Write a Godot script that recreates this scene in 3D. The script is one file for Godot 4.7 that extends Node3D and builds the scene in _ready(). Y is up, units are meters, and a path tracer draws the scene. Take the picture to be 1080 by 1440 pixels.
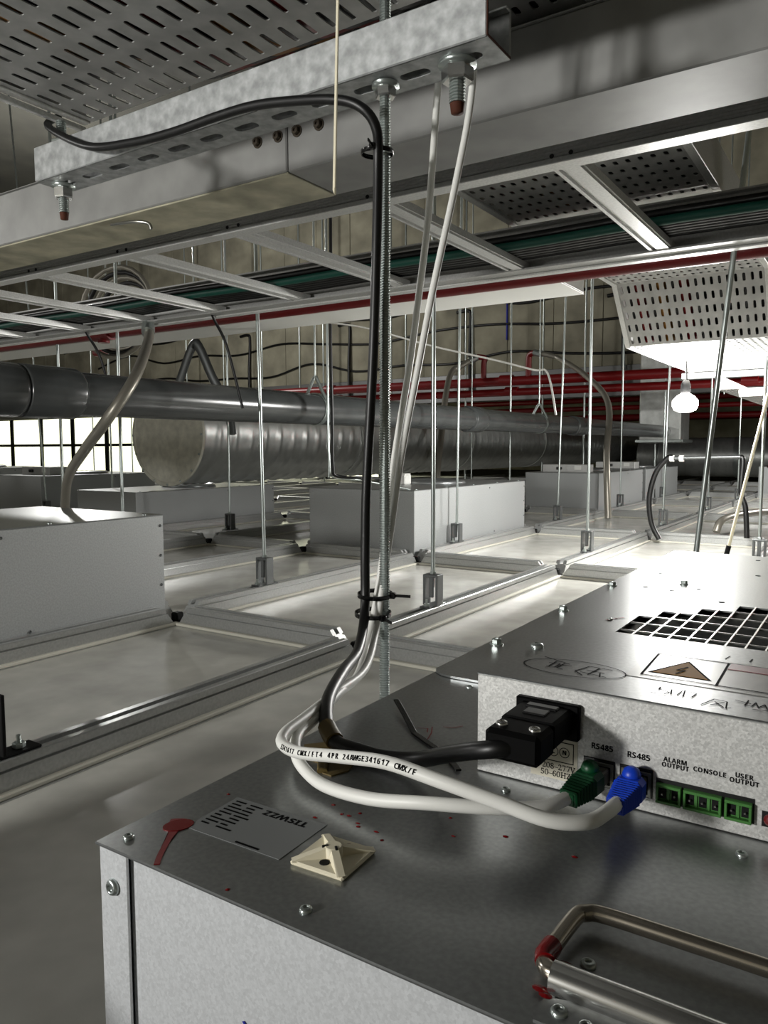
extends Node3D
# Cleanroom plenum above a ceiling grid. Camera at the origin, x along the tray ladder, -z along the grid rails; the grid lies at y = -0.47.

const TOP := -0.18        # top of the near fan filter unit
const FACE := -0.3775     # front of its control box
const BTOP := -0.1236     # top of its control box
const CEIL := 3.4
var M := {}
var names := {}
var rng := RandomNumberGenerator.new()

func V(x, y, z) -> Vector3: return Vector3(x, y, z)

# ---------------------------------------------------------------- scene helpers
func numbered(called: String) -> String:
	if not names.has(called):
		names[called] = 0
		return called
	names[called] += 1
	return "%s_%03d" % [called, names[called]]

func thing(called, label, category, at := Vector3.ZERO, group := "") -> Node3D:
	var o := Node3D.new()
	o.name = numbered(called)
	add_child(o)
	o.position = at
	o.set_meta("label", label)
	o.set_meta("category", category)
	if group: o.set_meta("group", group)
	return o

func struct(called) -> Node3D:
	var o := Node3D.new()
	o.name = called
	add_child(o)
	o.set_meta("kind", "structure")
	return o

func new_st() -> SurfaceTool:
	var st := SurfaceTool.new()
	st.begin(Mesh.PRIMITIVE_TRIANGLES)
	st.set_smooth_group(-1)
	return st

func done(st: SurfaceTool) -> ArrayMesh:
	st.generate_normals()
	return st.commit()

func part(called, mesh, m, parent, at := Vector3.ZERO, turn := Vector3.ZERO) -> MeshInstance3D:
	var o := MeshInstance3D.new()
	o.name = called
	o.mesh = mesh
	o.material_override = m
	parent.add_child(o, true)
	o.position = at
	o.rotation = turn
	return o

# ---------------------------------------------------------------- shapes
func tri(st, a, b, c):
	st.add_vertex(a); st.add_vertex(b); st.add_vertex(c)

func quad(st, a, b, c, d):   # clockwise seen from outside
	tri(st, a, b, c); tri(st, a, c, d)

func abox(st, a: Vector3, b: Vector3, c := 0.0, t := Transform3D.IDENTITY):   # box from corner a to corner b with chamfer c
	var m := (a + b) * 0.5
	var h := (b - a).abs() * 0.5
	c = min(c, min(h.x, min(h.y, h.z)) * 0.9)
	if c <= 0.0:
		var p := []
		for i in 8: p.append(t * (m + Vector3(h.x if i & 1 else -h.x, h.y if i & 2 else -h.y, h.z if i & 4 else -h.z)))
		for f in [[0, 1, 3, 2], [5, 4, 6, 7], [4, 0, 2, 6], [1, 5, 7, 3], [2, 3, 7, 6], [4, 5, 1, 0]]:
			quad(st, p[f[0]], p[f[3]], p[f[2]], p[f[1]])
		return
	var g := func(s: Vector3, ax: int) -> Vector3:
		var e := h - Vector3(c, c, c)
		e[ax] = h[ax]
		return t * (m + s * e)
	for ax in 3:
		var u := (ax + 1) % 3
		var w := (ax + 2) % 3
		for sg in [-1.0, 1.0]:
			var q := []
			for k in [[-1, -1], [1, -1], [1, 1], [-1, 1]]:
				var s := Vector3.ZERO
				s[ax] = sg; s[u] = k[0]; s[w] = k[1]
				q.append(g.call(s, ax))
			if sg > 0: quad(st, q[0], q[3], q[2], q[1])
			else: quad(st, q[0], q[1], q[2], q[3])
		# edges along ax
		for k in [[-1, -1], [1, -1], [1, 1], [-1, 1]]:
			var s1 := Vector3.ZERO; s1[ax] = -1; s1[u] = k[0]; s1[w] = k[1]
			var s2 := s1; s2[ax] = 1
			var a1 = g.call(s1, u); var a2 = g.call(s2, u); var b1 = g.call(s1, w); var b2 = g.call(s2, w)
			if k[0] * k[1] > 0: quad(st, a1, a2, b2, b1)
			else: quad(st, a1, b1, b2, a2)
	for sx in [-1.0, 1.0]:
		for sy in [-1.0, 1.0]:
			for sz in [-1.0, 1.0]:
				var s := Vector3(sx, sy, sz)
				if sx * sy * sz > 0: tri(st, g.call(s, 0), g.call(s, 2), g.call(s, 1))
				else: tri(st, g.call(s, 0), g.call(s, 1), g.call(s, 2))

func boxm(size: Vector3, c := 0.0) -> ArrayMesh:
	var st := new_st()
	abox(st, -size * 0.5, size * 0.5, c)
	return done(st)

func ext(st, poly: PackedVector2Array, t: Transform3D, z0: float, z1: float):   # polygon in t's xy, extruded along t's z
	if Geometry2D.is_polygon_clockwise(poly):
		poly = poly.duplicate(); poly.reverse()
	var idx := Geometry2D.triangulate_polygon(poly)
	for i in range(0, idx.size(), 3):
		var a := poly[idx[i]]; var b := poly[idx[i + 1]]; var c := poly[idx[i + 2]]
		if (b - a).cross(c - a) < 0:
			var s := b; b = c; c = s
		tri(st, t * V(a.x, a.y, z1), t * V(c.x, c.y, z1), t * V(b.x, b.y, z1))
		tri(st, t * V(a.x, a.y, z0), t * V(b.x, b.y, z0), t * V(c.x, c.y, z0))
	for i in poly.size():
		var a := poly[i]; var b := poly[(i + 1) % poly.size()]
		quad(st, t * V(a.x, a.y, z0), t * V(a.x, a.y, z1), t * V(b.x, b.y, z1), t * V(b.x, b.y, z0))

func frame_of(d: Vector3) -> Basis:   # z along d
	var z := d.normalized()
	var x := (Vector3.UP if absf(z.y) < 0.9 else Vector3.RIGHT).cross(z).normalized()
	return Basis(x, z.cross(x), z)

func tube(st, pts: Array, r: float, n := 10, squash := 1.0):
	st.set_smooth_group(1)
	var rings := []
	var b := frame_of(pts[1] - pts[0])
	for i in pts.size():
		var d: Vector3 = (pts[mini(i + 1, pts.size() - 1)] - pts[maxi(i - 1, 0)]).normalized()
		var x := (b.x - d * b.x.dot(d)).normalized()
		b = Basis(x, d.cross(x), d)
		var ring := []
		for k in n:
			var a := TAU * k / n
			ring.append(pts[i] + b.x * cos(a) * r + b.y * sin(a) * r * squash)
		rings.append(ring)
	for i in rings.size() - 1:
		for k in n:
			var k2 := (k + 1) % n
			quad(st, rings[i][k], rings[i + 1][k], rings[i + 1][k2], rings[i][k2])
	st.set_smooth_group(-1)
	for k in range(1, n - 1):
		tri(st, rings[0][0], rings[0][k], rings[0][k + 1])
		tri(st, rings[-1][0], rings[-1][k + 1], rings[-1][k])

func spline(p: Array, per := 8) -> Array:
	var out := []
	for i in p.size() - 1:
		var a: Vector3 = p[maxi(i - 1, 0)]; var d: Vector3 = p[mini(i + 2, p.size() - 1)]
		for k in per: out.append(p[i].cubic_interpolate(p[i + 1], a, d, float(k) / per))
	out.append(p[-1])
	return out

func tubem(pts: Array, r: float, n := 10) -> ArrayMesh:
	var st := new_st()
	tube(st, pts, r, n)
	return done(st)

func cyl(st, a: Vector3, b: Vector3, r: float, n := 12): tube(st, [a, b], r, n)

func lathe(st, prof: Array, t: Transform3D, n := 20, smooth := true):   # prof of [radius, height along t's y], bottom to top
	for i in prof.size() - 1:
		if smooth: st.set_smooth_group(i + 1 if absf(prof[i][0] - prof[i + 1][0]) > absf(prof[i][1] - prof[i + 1][1]) * 3.0 else 1)
		for k in n:
			var a := TAU * k / n; var b := TAU * (k + 1) / n
			var p = func(j, w): return t * V(cos(w) * prof[j][0], prof[j][1], sin(w) * prof[j][0])
			if prof[i][0] > 0: tri(st, p.call(i, a), p.call(i, b), p.call(i + 1, b))
			if prof[i + 1][0] > 0: tri(st, p.call(i, a), p.call(i + 1, b), p.call(i + 1, a))
	st.set_smooth_group(-1)

func at_t(p: Vector3, up := Vector3.UP) -> Transform3D:   # transform whose y is up
	var z := (Vector3.BACK if absf(up.z) < 0.9 else Vector3.RIGHT)
	var x := up.cross(z).normalized()
	return Transform3D(Basis(x, up.normalized(), x.cross(up.normalized())), p)

func lathem(prof: Array, p := Vector3.ZERO, up := Vector3.UP, n := 20) -> ArrayMesh:
	var st := new_st()
	lathe(st, prof, at_t(p, up), n)
	return done(st)

func hexm(r: float, h: float) -> ArrayMesh:   # nut standing on y = 0
	var st := new_st()
	lathe(st, [[0, 0], [r * 0.9, 0], [r, h * 0.12], [r, h * 0.88], [r * 0.85, h], [0, h]], Transform3D.IDENTITY, 6, false)
	return done(st)

func thread(st, a: Vector3, b: Vector3, r: float, pitch: float, n := 10):
	var prof := []
	var L := a.distance_to(b)
	var k := int(L / pitch)
	for i in k:
		prof.append([r, pitch * (i + 0.1)]); prof.append([r, pitch * (i + 0.35)]); prof.append([r * 0.8, pitch * (i + 0.6)]); prof.append([r * 0.8, pitch * (i + 0.85)])
	prof.push_front([0.0, 0.0]); prof.append([0.0, L])
	var t := at_t(a, (b - a).normalized())
	for i in prof.size() - 1:
		for q in n:
			var w := TAU * q / n; var w2 := TAU * (q + 1) / n
			var p = func(j, ww): return t * V(cos(ww) * prof[j][0], prof[j][1], sin(ww) * prof[j][0])
			quad(st, p.call(i, w), p.call(i, w2), p.call(i + 1, w2), p.call(i + 1, w))

# sheet of slotted cells: origin o, cell steps eu (across) and ev (along), slot sw x sl, thickness th against n
func perforated(st, o: Vector3, eu: Vector3, ev: Vector3, nu: int, nv: int, sw: float, sl: float, th: float):
	var u := eu.normalized(); var v := ev.normalized()
	var nrm := u.cross(v).normalized() * th
	var hs := []
	var r := sw * 0.5
	for k in 12:   # slot outline starting at +u axis
		var a := TAU * k / 12.0
		var c := Vector2(cos(a) * r, sin(a) * r)
		c.y += (sl * 0.5 - r) * (1.0 if k > 0 and k < 6 else (-1.0 if k > 6 else 0.0))
		hs.append(c)
	var hu := eu.length() * 0.5; var hv := ev.length() * 0.5
	var cs := [Vector2(hu, hv), Vector2(-hu, hv), Vector2(-hu, -hv), Vector2(hu, -hv)]
	for i in nu:
		for j in nv:
			var c := o + eu * (i + 0.5) + ev * (j + 0.5)
			var f = func(q: Vector2, lift): return c + u * q.x + v * q.y + (nrm if lift else Vector3.ZERO)
			for lift in [false, true]:
				for k in 4:
					for m in 3:
						var p1 = f.call(hs[3 * k + m], lift); var p2 = f.call(hs[(3 * k + m + 1) % 12], lift); var cc = f.call(cs[k], lift)
						if lift: tri(st, cc, p1, p2)
						else: tri(st, cc, p2, p1)
					var c1 = f.call(cs[k], lift); var c2 = f.call(cs[(k + 1) % 4], lift); var pp = f.call(hs[(3 * k + 3) % 12], lift)
					if lift: tri(st, c1, pp, c2)
					else: tri(st, c1, c2, pp)
			for k in 12:
				var a1 = f.call(hs[k], false); var a2 = f.call(hs[(k + 1) % 12], false); var b1 = f.call(hs[k], true); var b2 = f.call(hs[(k + 1) % 12], true)
				quad(st, a1, a2, b2, b1)

func ribbon(st, pts: Array, w: float, y: float):   # flat pen stroke on a horizontal face; pts are Vector2(x, z)
	for i in pts.size() - 1:
		var a: Vector2 = pts[i]; var b: Vector2 = pts[i + 1]
		var d := (b - a).normalized() * w * 0.5
		var s := Vector2(-d.y, d.x)
		a -= d * 0.6; b += d * 0.6
		quad(st, V(a.x + s.x, y, a.y + s.y), V(a.x - s.x, y, a.y - s.y), V(b.x - s.x, y, b.y - s.y), V(b.x + s.x, y, b.y + s.y))

func text_part(s: String, h: float, m, parent, at: Vector3, basis: Basis, serif := false, stretch := 1.0) -> MeshInstance3D:
	var f := SystemFont.new()
	f.font_names = PackedStringArray(["Droid Serif" if serif else "Droid Sans"])
	f.font_weight = 400 if serif else 700
	var t := TextMesh.new()
	t.text = s
	t.font = f
	t.font_size = 32
	t.pixel_size = h / 24.0
	t.depth = 0.0003
	t.curve_step = 2.0
	t.horizontal_alignment = HORIZONTAL_ALIGNMENT_CENTER
	var o := part("printed_text", t, m, parent, at)
	o.basis = basis * Basis.from_scale(Vector3(stretch, 1, 1))
	return o

# ---------------------------------------------------------------- materials
func noise_tex(seed_: int, freq: float, lo: float, hi: float, cell := false, size := 256, oct := 4) -> ImageTexture:
	var n := FastNoiseLite.new()
	n.seed = seed_
	n.frequency = freq
	n.noise_type = FastNoiseLite.TYPE_CELLULAR if cell else FastNoiseLite.TYPE_SIMPLEX_SMOOTH
	if cell:
		n.cellular_return_type = FastNoiseLite.RETURN_CELL_VALUE
		n.fractal_octaves = 2
	else:
		n.fractal_octaves = oct
	var im := n.get_seamless_image(size, size)
	im.convert(Image.FORMAT_RGB8)
	for y in size:
		for x in size:
			var v := lerpf(lo, hi, im.get_pixel(x, y).r)
			im.set_pixel(x, y, Color(v, v, v))
	im.generate_mipmaps()
	return ImageTexture.create_from_image(im)

func mat(key: String, col: Color, rough: float, metal := 0.0, tex: Texture2D = null, scale := 4.0, rtex: Texture2D = null) -> StandardMaterial3D:
	var m := StandardMaterial3D.new()
	m.resource_name = key
	m.albedo_color = col
	m.roughness = rough
	m.metallic = metal
	if tex or rtex:
		m.uv1_triplanar = true
		m.uv1_world_triplanar = true
		m.uv1_scale = Vector3.ONE * scale
	if tex: m.albedo_texture = tex
	if rtex: m.roughness_texture = rtex
	M[key] = m
	return m

func materials():
	var cloud := noise_tex(5, 0.02, 0.86, 1.0)
	var grit := noise_tex(9, 0.12, 0.88, 1.0, false, 256, 3)
	var blotch := noise_tex(12, 0.012, 0.7, 1.0, false, 256, 5)
	mat("galv_panel", Color(0.84, 0.85, 0.86), 0.6, 0.45, noise_tex(22, 0.12, 0.9, 1.0, true), 26.0)
	mat("galv_box", Color(0.87, 0.87, 0.86), 0.55, 0.6, noise_tex(21, 0.16, 0.8, 1.0, true), 24.0)
	mat("lid", Color(0.62, 0.63, 0.63), 0.31, 0.82, grit, 9.0)
	mat("lid_far", Color(0.66, 0.67, 0.67), 0.34, 0.75, grit, 5.0)
	mat("unit", Color(0.71, 0.72, 0.72), 0.5, 0.35, grit, 6.0)
	mat("galv_strut", Color(0.78, 0.79, 0.79), 0.5, 0.6, noise_tex(31, 0.025, 0.74, 1.0, false, 256, 5), 9.0)
	mat("tray", Color(0.74, 0.74, 0.73), 0.45, 0.4, cloud, 5.0)
	mat("alu", Color(0.92, 0.92, 0.91), 0.36, 0.35, grit, 6.0)
	mat("rail", Color(0.74, 0.745, 0.74), 0.3, 0.6, grit, 4.0)
	mat("joint", Color(0.12, 0.12, 0.12), 0.6, 0.3)
	mat("bracket", Color(0.45, 0.46, 0.46), 0.45, 0.8, grit, 10.0)
	mat("gasket", Color(0.78, 0.77, 0.72), 0.7)
	mat("panel", Color(0.8, 0.795, 0.765), 0.2, 0.0, cloud, 1.3)
	mat("grey_paint", Color(0.6, 0.6, 0.59), 0.45, 0.1, cloud, 2.0)
	mat("dark_grey", Color(0.52, 0.52, 0.52), 0.42, 0.4, grit, 5.0)
	mat("ladder_alu", Color(0.74, 0.74, 0.73), 0.45, 0.25, grit, 5.0)
	mat("board", Color(0.8, 0.78, 0.68), 0.75, 0.0, blotch, 3.0)
	mat("pvc", Color(0.3, 0.31, 0.31), 0.22, 0.0, cloud, 1.5)
	mat("spiral", Color(0.82, 0.83, 0.82), 0.36, 0.75, cloud, 2.0)
	mat("cap", Color(0.9, 0.89, 0.83), 0.5, 0.1, cloud, 3.0)
	mat("red", Color(0.46, 0.025, 0.04), 0.4)
	mat("red_wet", Color(0.42, 0.02, 0.04), 0.2)
	mat("black", Color(0.025, 0.025, 0.027), 0.42, 0.0)
	mat("black_gloss", Color(0.02, 0.02, 0.022), 0.25, 0.0)
	mat("black_plug", Color(0.012, 0.012, 0.013), 0.55, 0.0, grit, 40.0)
	mat("white_cable", Color(0.92, 0.92, 0.9), 0.45)
	mat("orange", Color(0.55, 0.36, 0.08), 0.5)
	mat("green_cable", Color(0.02, 0.3, 0.25), 0.5)
	mat("green_boot", Color(0.03, 0.28, 0.15), 0.4)
	mat("blue_boot", Color(0.07, 0.24, 0.74), 0.4)
	mat("green_block", Color(0.24, 0.45, 0.2), 0.45)
	mat("cream", Color(0.88, 0.85, 0.75), 0.55)
	mat("white_plastic", Color(0.9, 0.9, 0.88), 0.5)
	mat("zinc", Color(0.72, 0.75, 0.74), 0.3, 0.85)
	mat("steel", Color(0.7, 0.67, 0.62), 0.22, 0.95)
	mat("bright_steel", Color(0.85, 0.85, 0.84), 0.2, 0.95)
	mat("rust", Color(0.34, 0.17, 0.1), 0.8, 0.2, grit, 40.0)
	mat("brown_bolt", Color(0.3, 0.27, 0.23), 0.45, 0.7)
	mat("braid", Color(0.72, 0.7, 0.65), 0.38, 0.5, noise_tex(41, 0.2, 0.6, 1.0), 30.0)
	mat("ink", Color(0.05, 0.05, 0.055), 0.85)
	mat("blue_ink", Color(0.04, 0.1, 0.55), 0.5)
	mat("film", Color(0.58, 0.58, 0.57), 0.3, 0.3)
	mat("paper", Color(0.5, 0.51, 0.51), 0.6, 0.2)
	mat("sticker", Color(0.85, 0.83, 0.76), 0.6)
	mat("yellow", Color(0.7, 0.5, 0.16), 0.7)
	mat("tape", Color(0.38, 0.32, 0.17), 0.5)
	mat("contact", Color(0.6, 0.6, 0.58), 0.3, 0.9)
	mat("wall", Color(0.66, 0.64, 0.56), 0.85, 0.0, blotch, 0.5)
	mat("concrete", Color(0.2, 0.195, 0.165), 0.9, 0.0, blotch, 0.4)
	mat("impeller", Color(0.42, 0.43, 0.44), 0.5, 0.5)
	for k in ["ink", "black_plug", "joint"]: M[k].metallic_specular = 0.2
	var b := mat("bulb_glow", Color(1, 1, 1), 0.3)
	b.emission_enabled = true
	b.emission = Color(1.0, 0.98, 0.94)
	b.emission_energy_multiplier = 14.0
	var w := mat("window_glow", Color(0.9, 0.9, 0.8), 0.4)
	w.emission_enabled = true
	w.emission = Color(1.0, 1.0, 0.86)
	w.emission_energy_multiplier = 1.6
	var l := mat("red_led", Color(0.4, 0.02, 0.04), 0.2)
	l.clearcoat_enabled = true

# ---------------------------------------------------------------- shared small pieces
var screw_mesh: ArrayMesh
var bolt_mesh: ArrayMesh
func screw(parent, p: Vector3, up := Vector3.UP, m = null, s := 1.0):
	var o := part("screw", screw_mesh, m if m else M.zinc, parent)
	o.transform = at_t(p, up) * Transform3D(Basis.from_scale(Vector3.ONE * s), Vector3.ZERO)
	return o

# ================================================================ build
func _ready():
	rng.seed = 7
	# --- camera
	var cam := Camera3D.new()
	cam.name = "camera"
	add_child(cam)
	cam.rotation_degrees = Vector3(-4.711, 33.08, -0.15)
	cam.fov = 67.53
	cam.near = 0.02
	cam.far = 80.0
	cam.current = true
	# --- sky behind the windows, exposure
	var env := Environment.new()
	env.background_mode = Environment.BG_COLOR
	env.background_color = Color(0.02, 0.02, 0.02)
	env.tonemap_mode = Environment.TONE_MAPPER_LINEAR
	env.tonemap_exposure = 1.08
	env.sdfgi_enabled = true
	env.ssao_enabled = true
	env.ssil_enabled = true
	var we := WorldEnvironment.new()
	we.environment = env
	add_child(we)
	materials()
	screw_mesh = lathem([[0.0035, 0], [0.0036, 0.0009], [0.003, 0.0019], [0.0016, 0.0024], [0.0014, 0.0014], [0, 0.0014]], Vector3.ZERO, Vector3.UP, 12)
	var bst := new_st()
	lathe(bst, [[0.0062, 0], [0.0062, 0.0012], [0.0034, 0.0012]], Transform3D.IDENTITY, 14)
	lathe(bst, [[0.0044, 0.0012], [0.0046, 0.0018], [0.0046, 0.0048], [0.004, 0.0055], [0.0018, 0.0056], [0.0016, 0.0042], [0, 0.0042]], Transform3D.IDENTITY, 6, false)
	bolt_mesh = done(bst)
	lamps()
	room()
	ceiling_grid()
	trunking()
	ladder()
	trays()
	strut()
	units()
	near_unit()
	control_box()
	pipes()
	rods()
	foreground_cables()
	background_bits()

# ---------------------------------------------------------------- lamps
func bulb(p: Vector3, top: float, energy: float, label: String, prefix := ""):
	var t := thing(prefix + "hanging_bulb", label, "lamp", p, "bare bulbs on cords")
	part("cord", tubem([V(0, 0.075, 0), V(0.004, (top - p.y) * 0.5, 0), V(0, top - p.y, 0)], 0.003, 8), M.black, t)
	part("socket", lathem([[0, 0.03], [0.016, 0.03], [0.018, 0.036], [0.018, 0.062], [0.012, 0.078], [0.004, 0.082], [0, 0.082]]), M.black, t)
	var g := part("bulb", lathem([[0, -0.042], [0.022, -0.041], [0.04, -0.033], [0.048, -0.014], [0.046, 0.004], [0.032, 0.02], [0.015, 0.03], [0, 0.03]], Vector3.ZERO, Vector3.UP, 24), M.bulb_glow, t)
	g.cast_shadow = GeometryInstance3D.SHADOW_CASTING_SETTING_ON
	var l := OmniLight3D.new()
	l.name = "bulb_light"
	add_child(l, true)
	l.position = p + V(0, -0.008, 0)
	l.light_energy = energy
	l.light_color = Color(1.0, 0.995, 0.98)
	l.light_size = 0.1
	l.omni_range = 30.0
	l.omni_attenuation = 2.0
	l.shadow_enabled = true

func lamps():
	bulb(V(-0.645, 0.178, -3.1), 0.33, 1.6, "lit bare bulb hanging in black socket under white perforated tray")
	bulb(V(-1.1, 0.26, 1.35), CEIL, 2.9, "lit bare bulb on long cord behind the camera")
	bulb(V(-7.2, 2.2, -5.0), CEIL, 6.0, "lit bare bulb on cord high by the cream wall")
	bulb(V(-5.0, 1.1, 0.6), CEIL, 2.0, "lit bare bulb on cord left of the frame above the panels")
	bulb(V(0.35, 0.5, -6.4), CEIL, 3.5, "lit bare bulb on cord beyond the right edge")

# ---------------------------------------------------------------- room shell
func room():
	var x0 := -16.0; var x1 := 4.0; var z0 := -17.0; var z1 := 4.0; var yb := -0.6
	var c := struct("ceiling")
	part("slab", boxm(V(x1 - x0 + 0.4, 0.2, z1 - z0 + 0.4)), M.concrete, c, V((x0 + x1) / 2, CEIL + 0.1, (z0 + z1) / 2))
	for d in [["wall_left", V(x0 - 0.1, 0, (z0 + z1) / 2), V(0.2, 1, z1 - z0)], ["wall_right", V(x1 + 0.1, 0, (z0 + z1) / 2), V(0.2, 1, z1 - z0)], ["wall_front", V((x0 + x1) / 2, 0, z1 + 0.1), V(x1 - x0, 1, 0.2)], ["wall_far", V((x0 + x1) / 2, 0, z0 - 0.1), V(x1 - x0, 1, 0.2)]]:
		var w := struct(d[0])
		part("panel", boxm(V(d[2].x, CEIL - yb, d[2].z)), M.wall, w, V(d[1].x, (CEIL + yb) / 2, d[1].z))
	# back wall: hung cream panels above, windows below on the left, open on the right
	var wb := struct("wall_back")
	var bm := boxm(V(0.594, CEIL - 0.95, 0.06), 0.004)
	for i in 32:
		part("panel", bm, M.wall, wb, V(-15.7 + 0.6 * i, 0.95 + (CEIL - 0.95) / 2, -9.0 + (0.004 if i % 3 == 0 else 0.0)))
	part("beam", boxm(V(16.0, 0.35, 0.12), 0.005), M.dark_grey, wb, V(-8.0, 0.78, -9.02))
	part("sill", boxm(V(11.0, 0.25, 0.12), 0.005), M.dark_grey, wb, V(-10.6, -0.56, -9.02))
	var pane := boxm(V(0.9, 0.48, 0.01))
	for i in 10:
		var w := struct("window_%d" % (i + 1))
		var x := -15.4 + 1.0 * i
		for k in 2: part("pane", pane, M.window_glow, w, V(x, -0.18 + 0.53 * k, -9.02))
		var st := new_st()
		abox(st, V(x - 0.5, -0.44, -9.05), V(x - 0.45, 0.62, -8.99), 0.004)
		abox(st, V(x + 0.45, -0.44, -9.05), V(x + 0.5, 0.62, -8.99), 0.004)
		abox(st, V(x - 0.45, 0.06, -9.05), V(x + 0.45, 0.11, -8.99), 0.004)
		abox(st, V(x - 0.45, -0.44, -9.05), V(x + 0.45, -0.42, -8.99), 0.004)
		abox(st, V(x - 0.45, 0.59, -9.05), V(x + 0.45, 0.62, -8.99), 0.004)
		part("window_frame", done(st), M.joint, w)
	var a := AreaLight3D.new()
	a.name = "window_light"
	add_child(a)
	a.area_size = Vector2(9.0, 0.95)
	a.position = V(-10.9, 0.09, -8.95)
	a.rotation.y = PI
	a.light_energy = 1.2
	a.light_color = Color(1.0, 1.0, 0.93)
	a.area_range = 40.0
	a.shadow_enabled = true

# ---------------------------------------------------------------- ceiling grid seen from above
const XR := -0.4
const ZR := -0.14
func rail_mesh(L: float) -> ArrayMesh:   # along z, top at 0
	var st := new_st()
	var pr := [Vector2(-0.036, -0.058), Vector2(-0.036, -0.05), Vector2(-0.02, -0.05), Vector2(-0.02, -0.017), Vector2(-0.014, -0.0165), Vector2(-0.014, -0.013), Vector2(-0.02, -0.0125), Vector2(-0.02, -0.0015), Vector2(-0.0185, 0), Vector2(-0.007, 0), Vector2(-0.007, -0.012), Vector2(0.007, -0.012), Vector2(0.007, 0), Vector2(0.0185, 0), Vector2(0.02, -0.0015), Vector2(0.02, -0.0125), Vector2(0.014, -0.013), Vector2(0.014, -0.0165), Vector2(0.02, -0.017), Vector2(0.02, -0.05), Vector2(0.036, -0.05), Vector2(0.036, -0.058)]
	var zz = func(v: float): return L * 0.5 - 0.026 - maxf(0.0, v + 0.05) * 0.75
	for i in pr.size():
		var a: Vector2 = pr[i]; var b: Vector2 = pr[(i + 1) % pr.size()]
		quad(st, V(a.x, a.y, -zz.call(a.y)), V(b.x, b.y, -zz.call(b.y)), V(b.x, b.y, zz.call(b.y)), V(a.x, a.y, zz.call(a.y)))
	var idx := Geometry2D.triangulate_polygon(PackedVector2Array(pr))
	for i in range(0, idx.size(), 3):
		var q := []
		for k in 3: q.append(pr[idx[i + k]])
		for s in [-1.0, 1.0]:
			tri(st, V(q[0].x, q[0].y, s * zz.call(q[0].y)), V(q[1].x, q[1].y, s * zz.call(q[1].y)), V(q[2].x, q[2].y, s * zz.call(q[2].y)))
	return done(st)

func ceiling_grid():
	var f := struct("floor")
	var rz := rail_mesh(1.28); var rx := rail_mesh(0.6)
	var jst := new_st()
	abox(jst, V(-0.03, -0.058, -0.03), V(0.03, -0.045, 0.03), 0.002)
	abox(jst, V(-0.013, -0.045, -0.013), V(0.013, -0.022, 0.013), 0.004)
	var jm := done(jst)
	var pm := boxm(V(0.55, 0.02, 1.23), 0.003)
	var gst := new_st()
	for s in [-1.0, 1.0]:
		abox(gst, V(s * 0.2765 - 0.007, 0, -0.62), V(s * 0.2765 + 0.007, 0.008, 0.62), 0.002)
		abox(gst, V(-0.2695, 0, s * 0.612 - 0.007), V(0.2695, 0.008, s * 0.612 + 0.007), 0.002)
	var gm := done(gst)
	for i in range(-1, 14):       # rails at x = XR - 0.6 i
		var x := XR - 0.6 * i
		for j in range(-1, 9):
			var z := ZR - 1.28 * j
			if x < -7.5 and j < 1: continue
			part("rail", rz, M.rail, f, V(x, -0.42, z - 0.64))
			part("cross_rail", rx, M.rail, f, V(x + 0.3, -0.42, z), V(0, PI / 2, 0))
			part("joint", jm, M.joint, f, V(x, -0.42, z))
			part("panel", pm, M.panel, f, V(x + 0.3, -0.4805, z - 0.64))
			part("gasket", gm, M.gasket, f, V(x + 0.3, -0.4705, z - 0.64))
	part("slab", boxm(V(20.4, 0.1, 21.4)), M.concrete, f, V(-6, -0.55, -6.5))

# ---------------------------------------------------------------- grey trunking overhead
func trunking():
	var t := thing("cable_trunking", "grey painted steel trunking crossing overhead behind the slotted strut", "trunking")
	var x0 := -0.713
	var st := new_st()
	abox(st, V(x0 + 0.0008, 0.384, -0.965), V(1.6, 0.477, -0.85), 0.002)
	part("body", done(st), M.grey_paint, t)
	st = new_st()
	abox(st, V(-3.6, 0.3855, -0.965), V(x0 - 0.0008, 0.477, -0.85), 0.002)
	part("body", done(st), M.grey_paint, t)
	st = new_st()
	abox(st, V(-3.6, 0.3825, -0.963), V(x0, 0.3853, -0.852), 0.0008)
	part("bottom_board", done(st), M.board, t)
	st = new_st()
	abox(st, V(-3.6, 0.477, -0.968), V(1.6, 0.4785, -0.847), 0.0005)
	part("cover", done(st), M.grey_paint, t)
	for x in [-0.766, -0.728, -0.694, -0.656]:
		var b := part("bolt", bolt_mesh, M.brown_bolt, t)
		b.transform = at_t(V(x, 0.435, -0.85), V(0, 0, 1)) * Transform3D(Basis.from_scale(Vector3.ONE * 1.3), Vector3.ZERO)
	st = new_st()
	tube(st, spline([V(-1.12, 0.3825, -0.87), V(-1.07, 0.380, -0.875), V(-1.045, 0.376, -0.885), V(-1.04, 0.366, -0.888)]), 0.003, 8)
	part("clip", done(st), M.contact, t)

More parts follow.
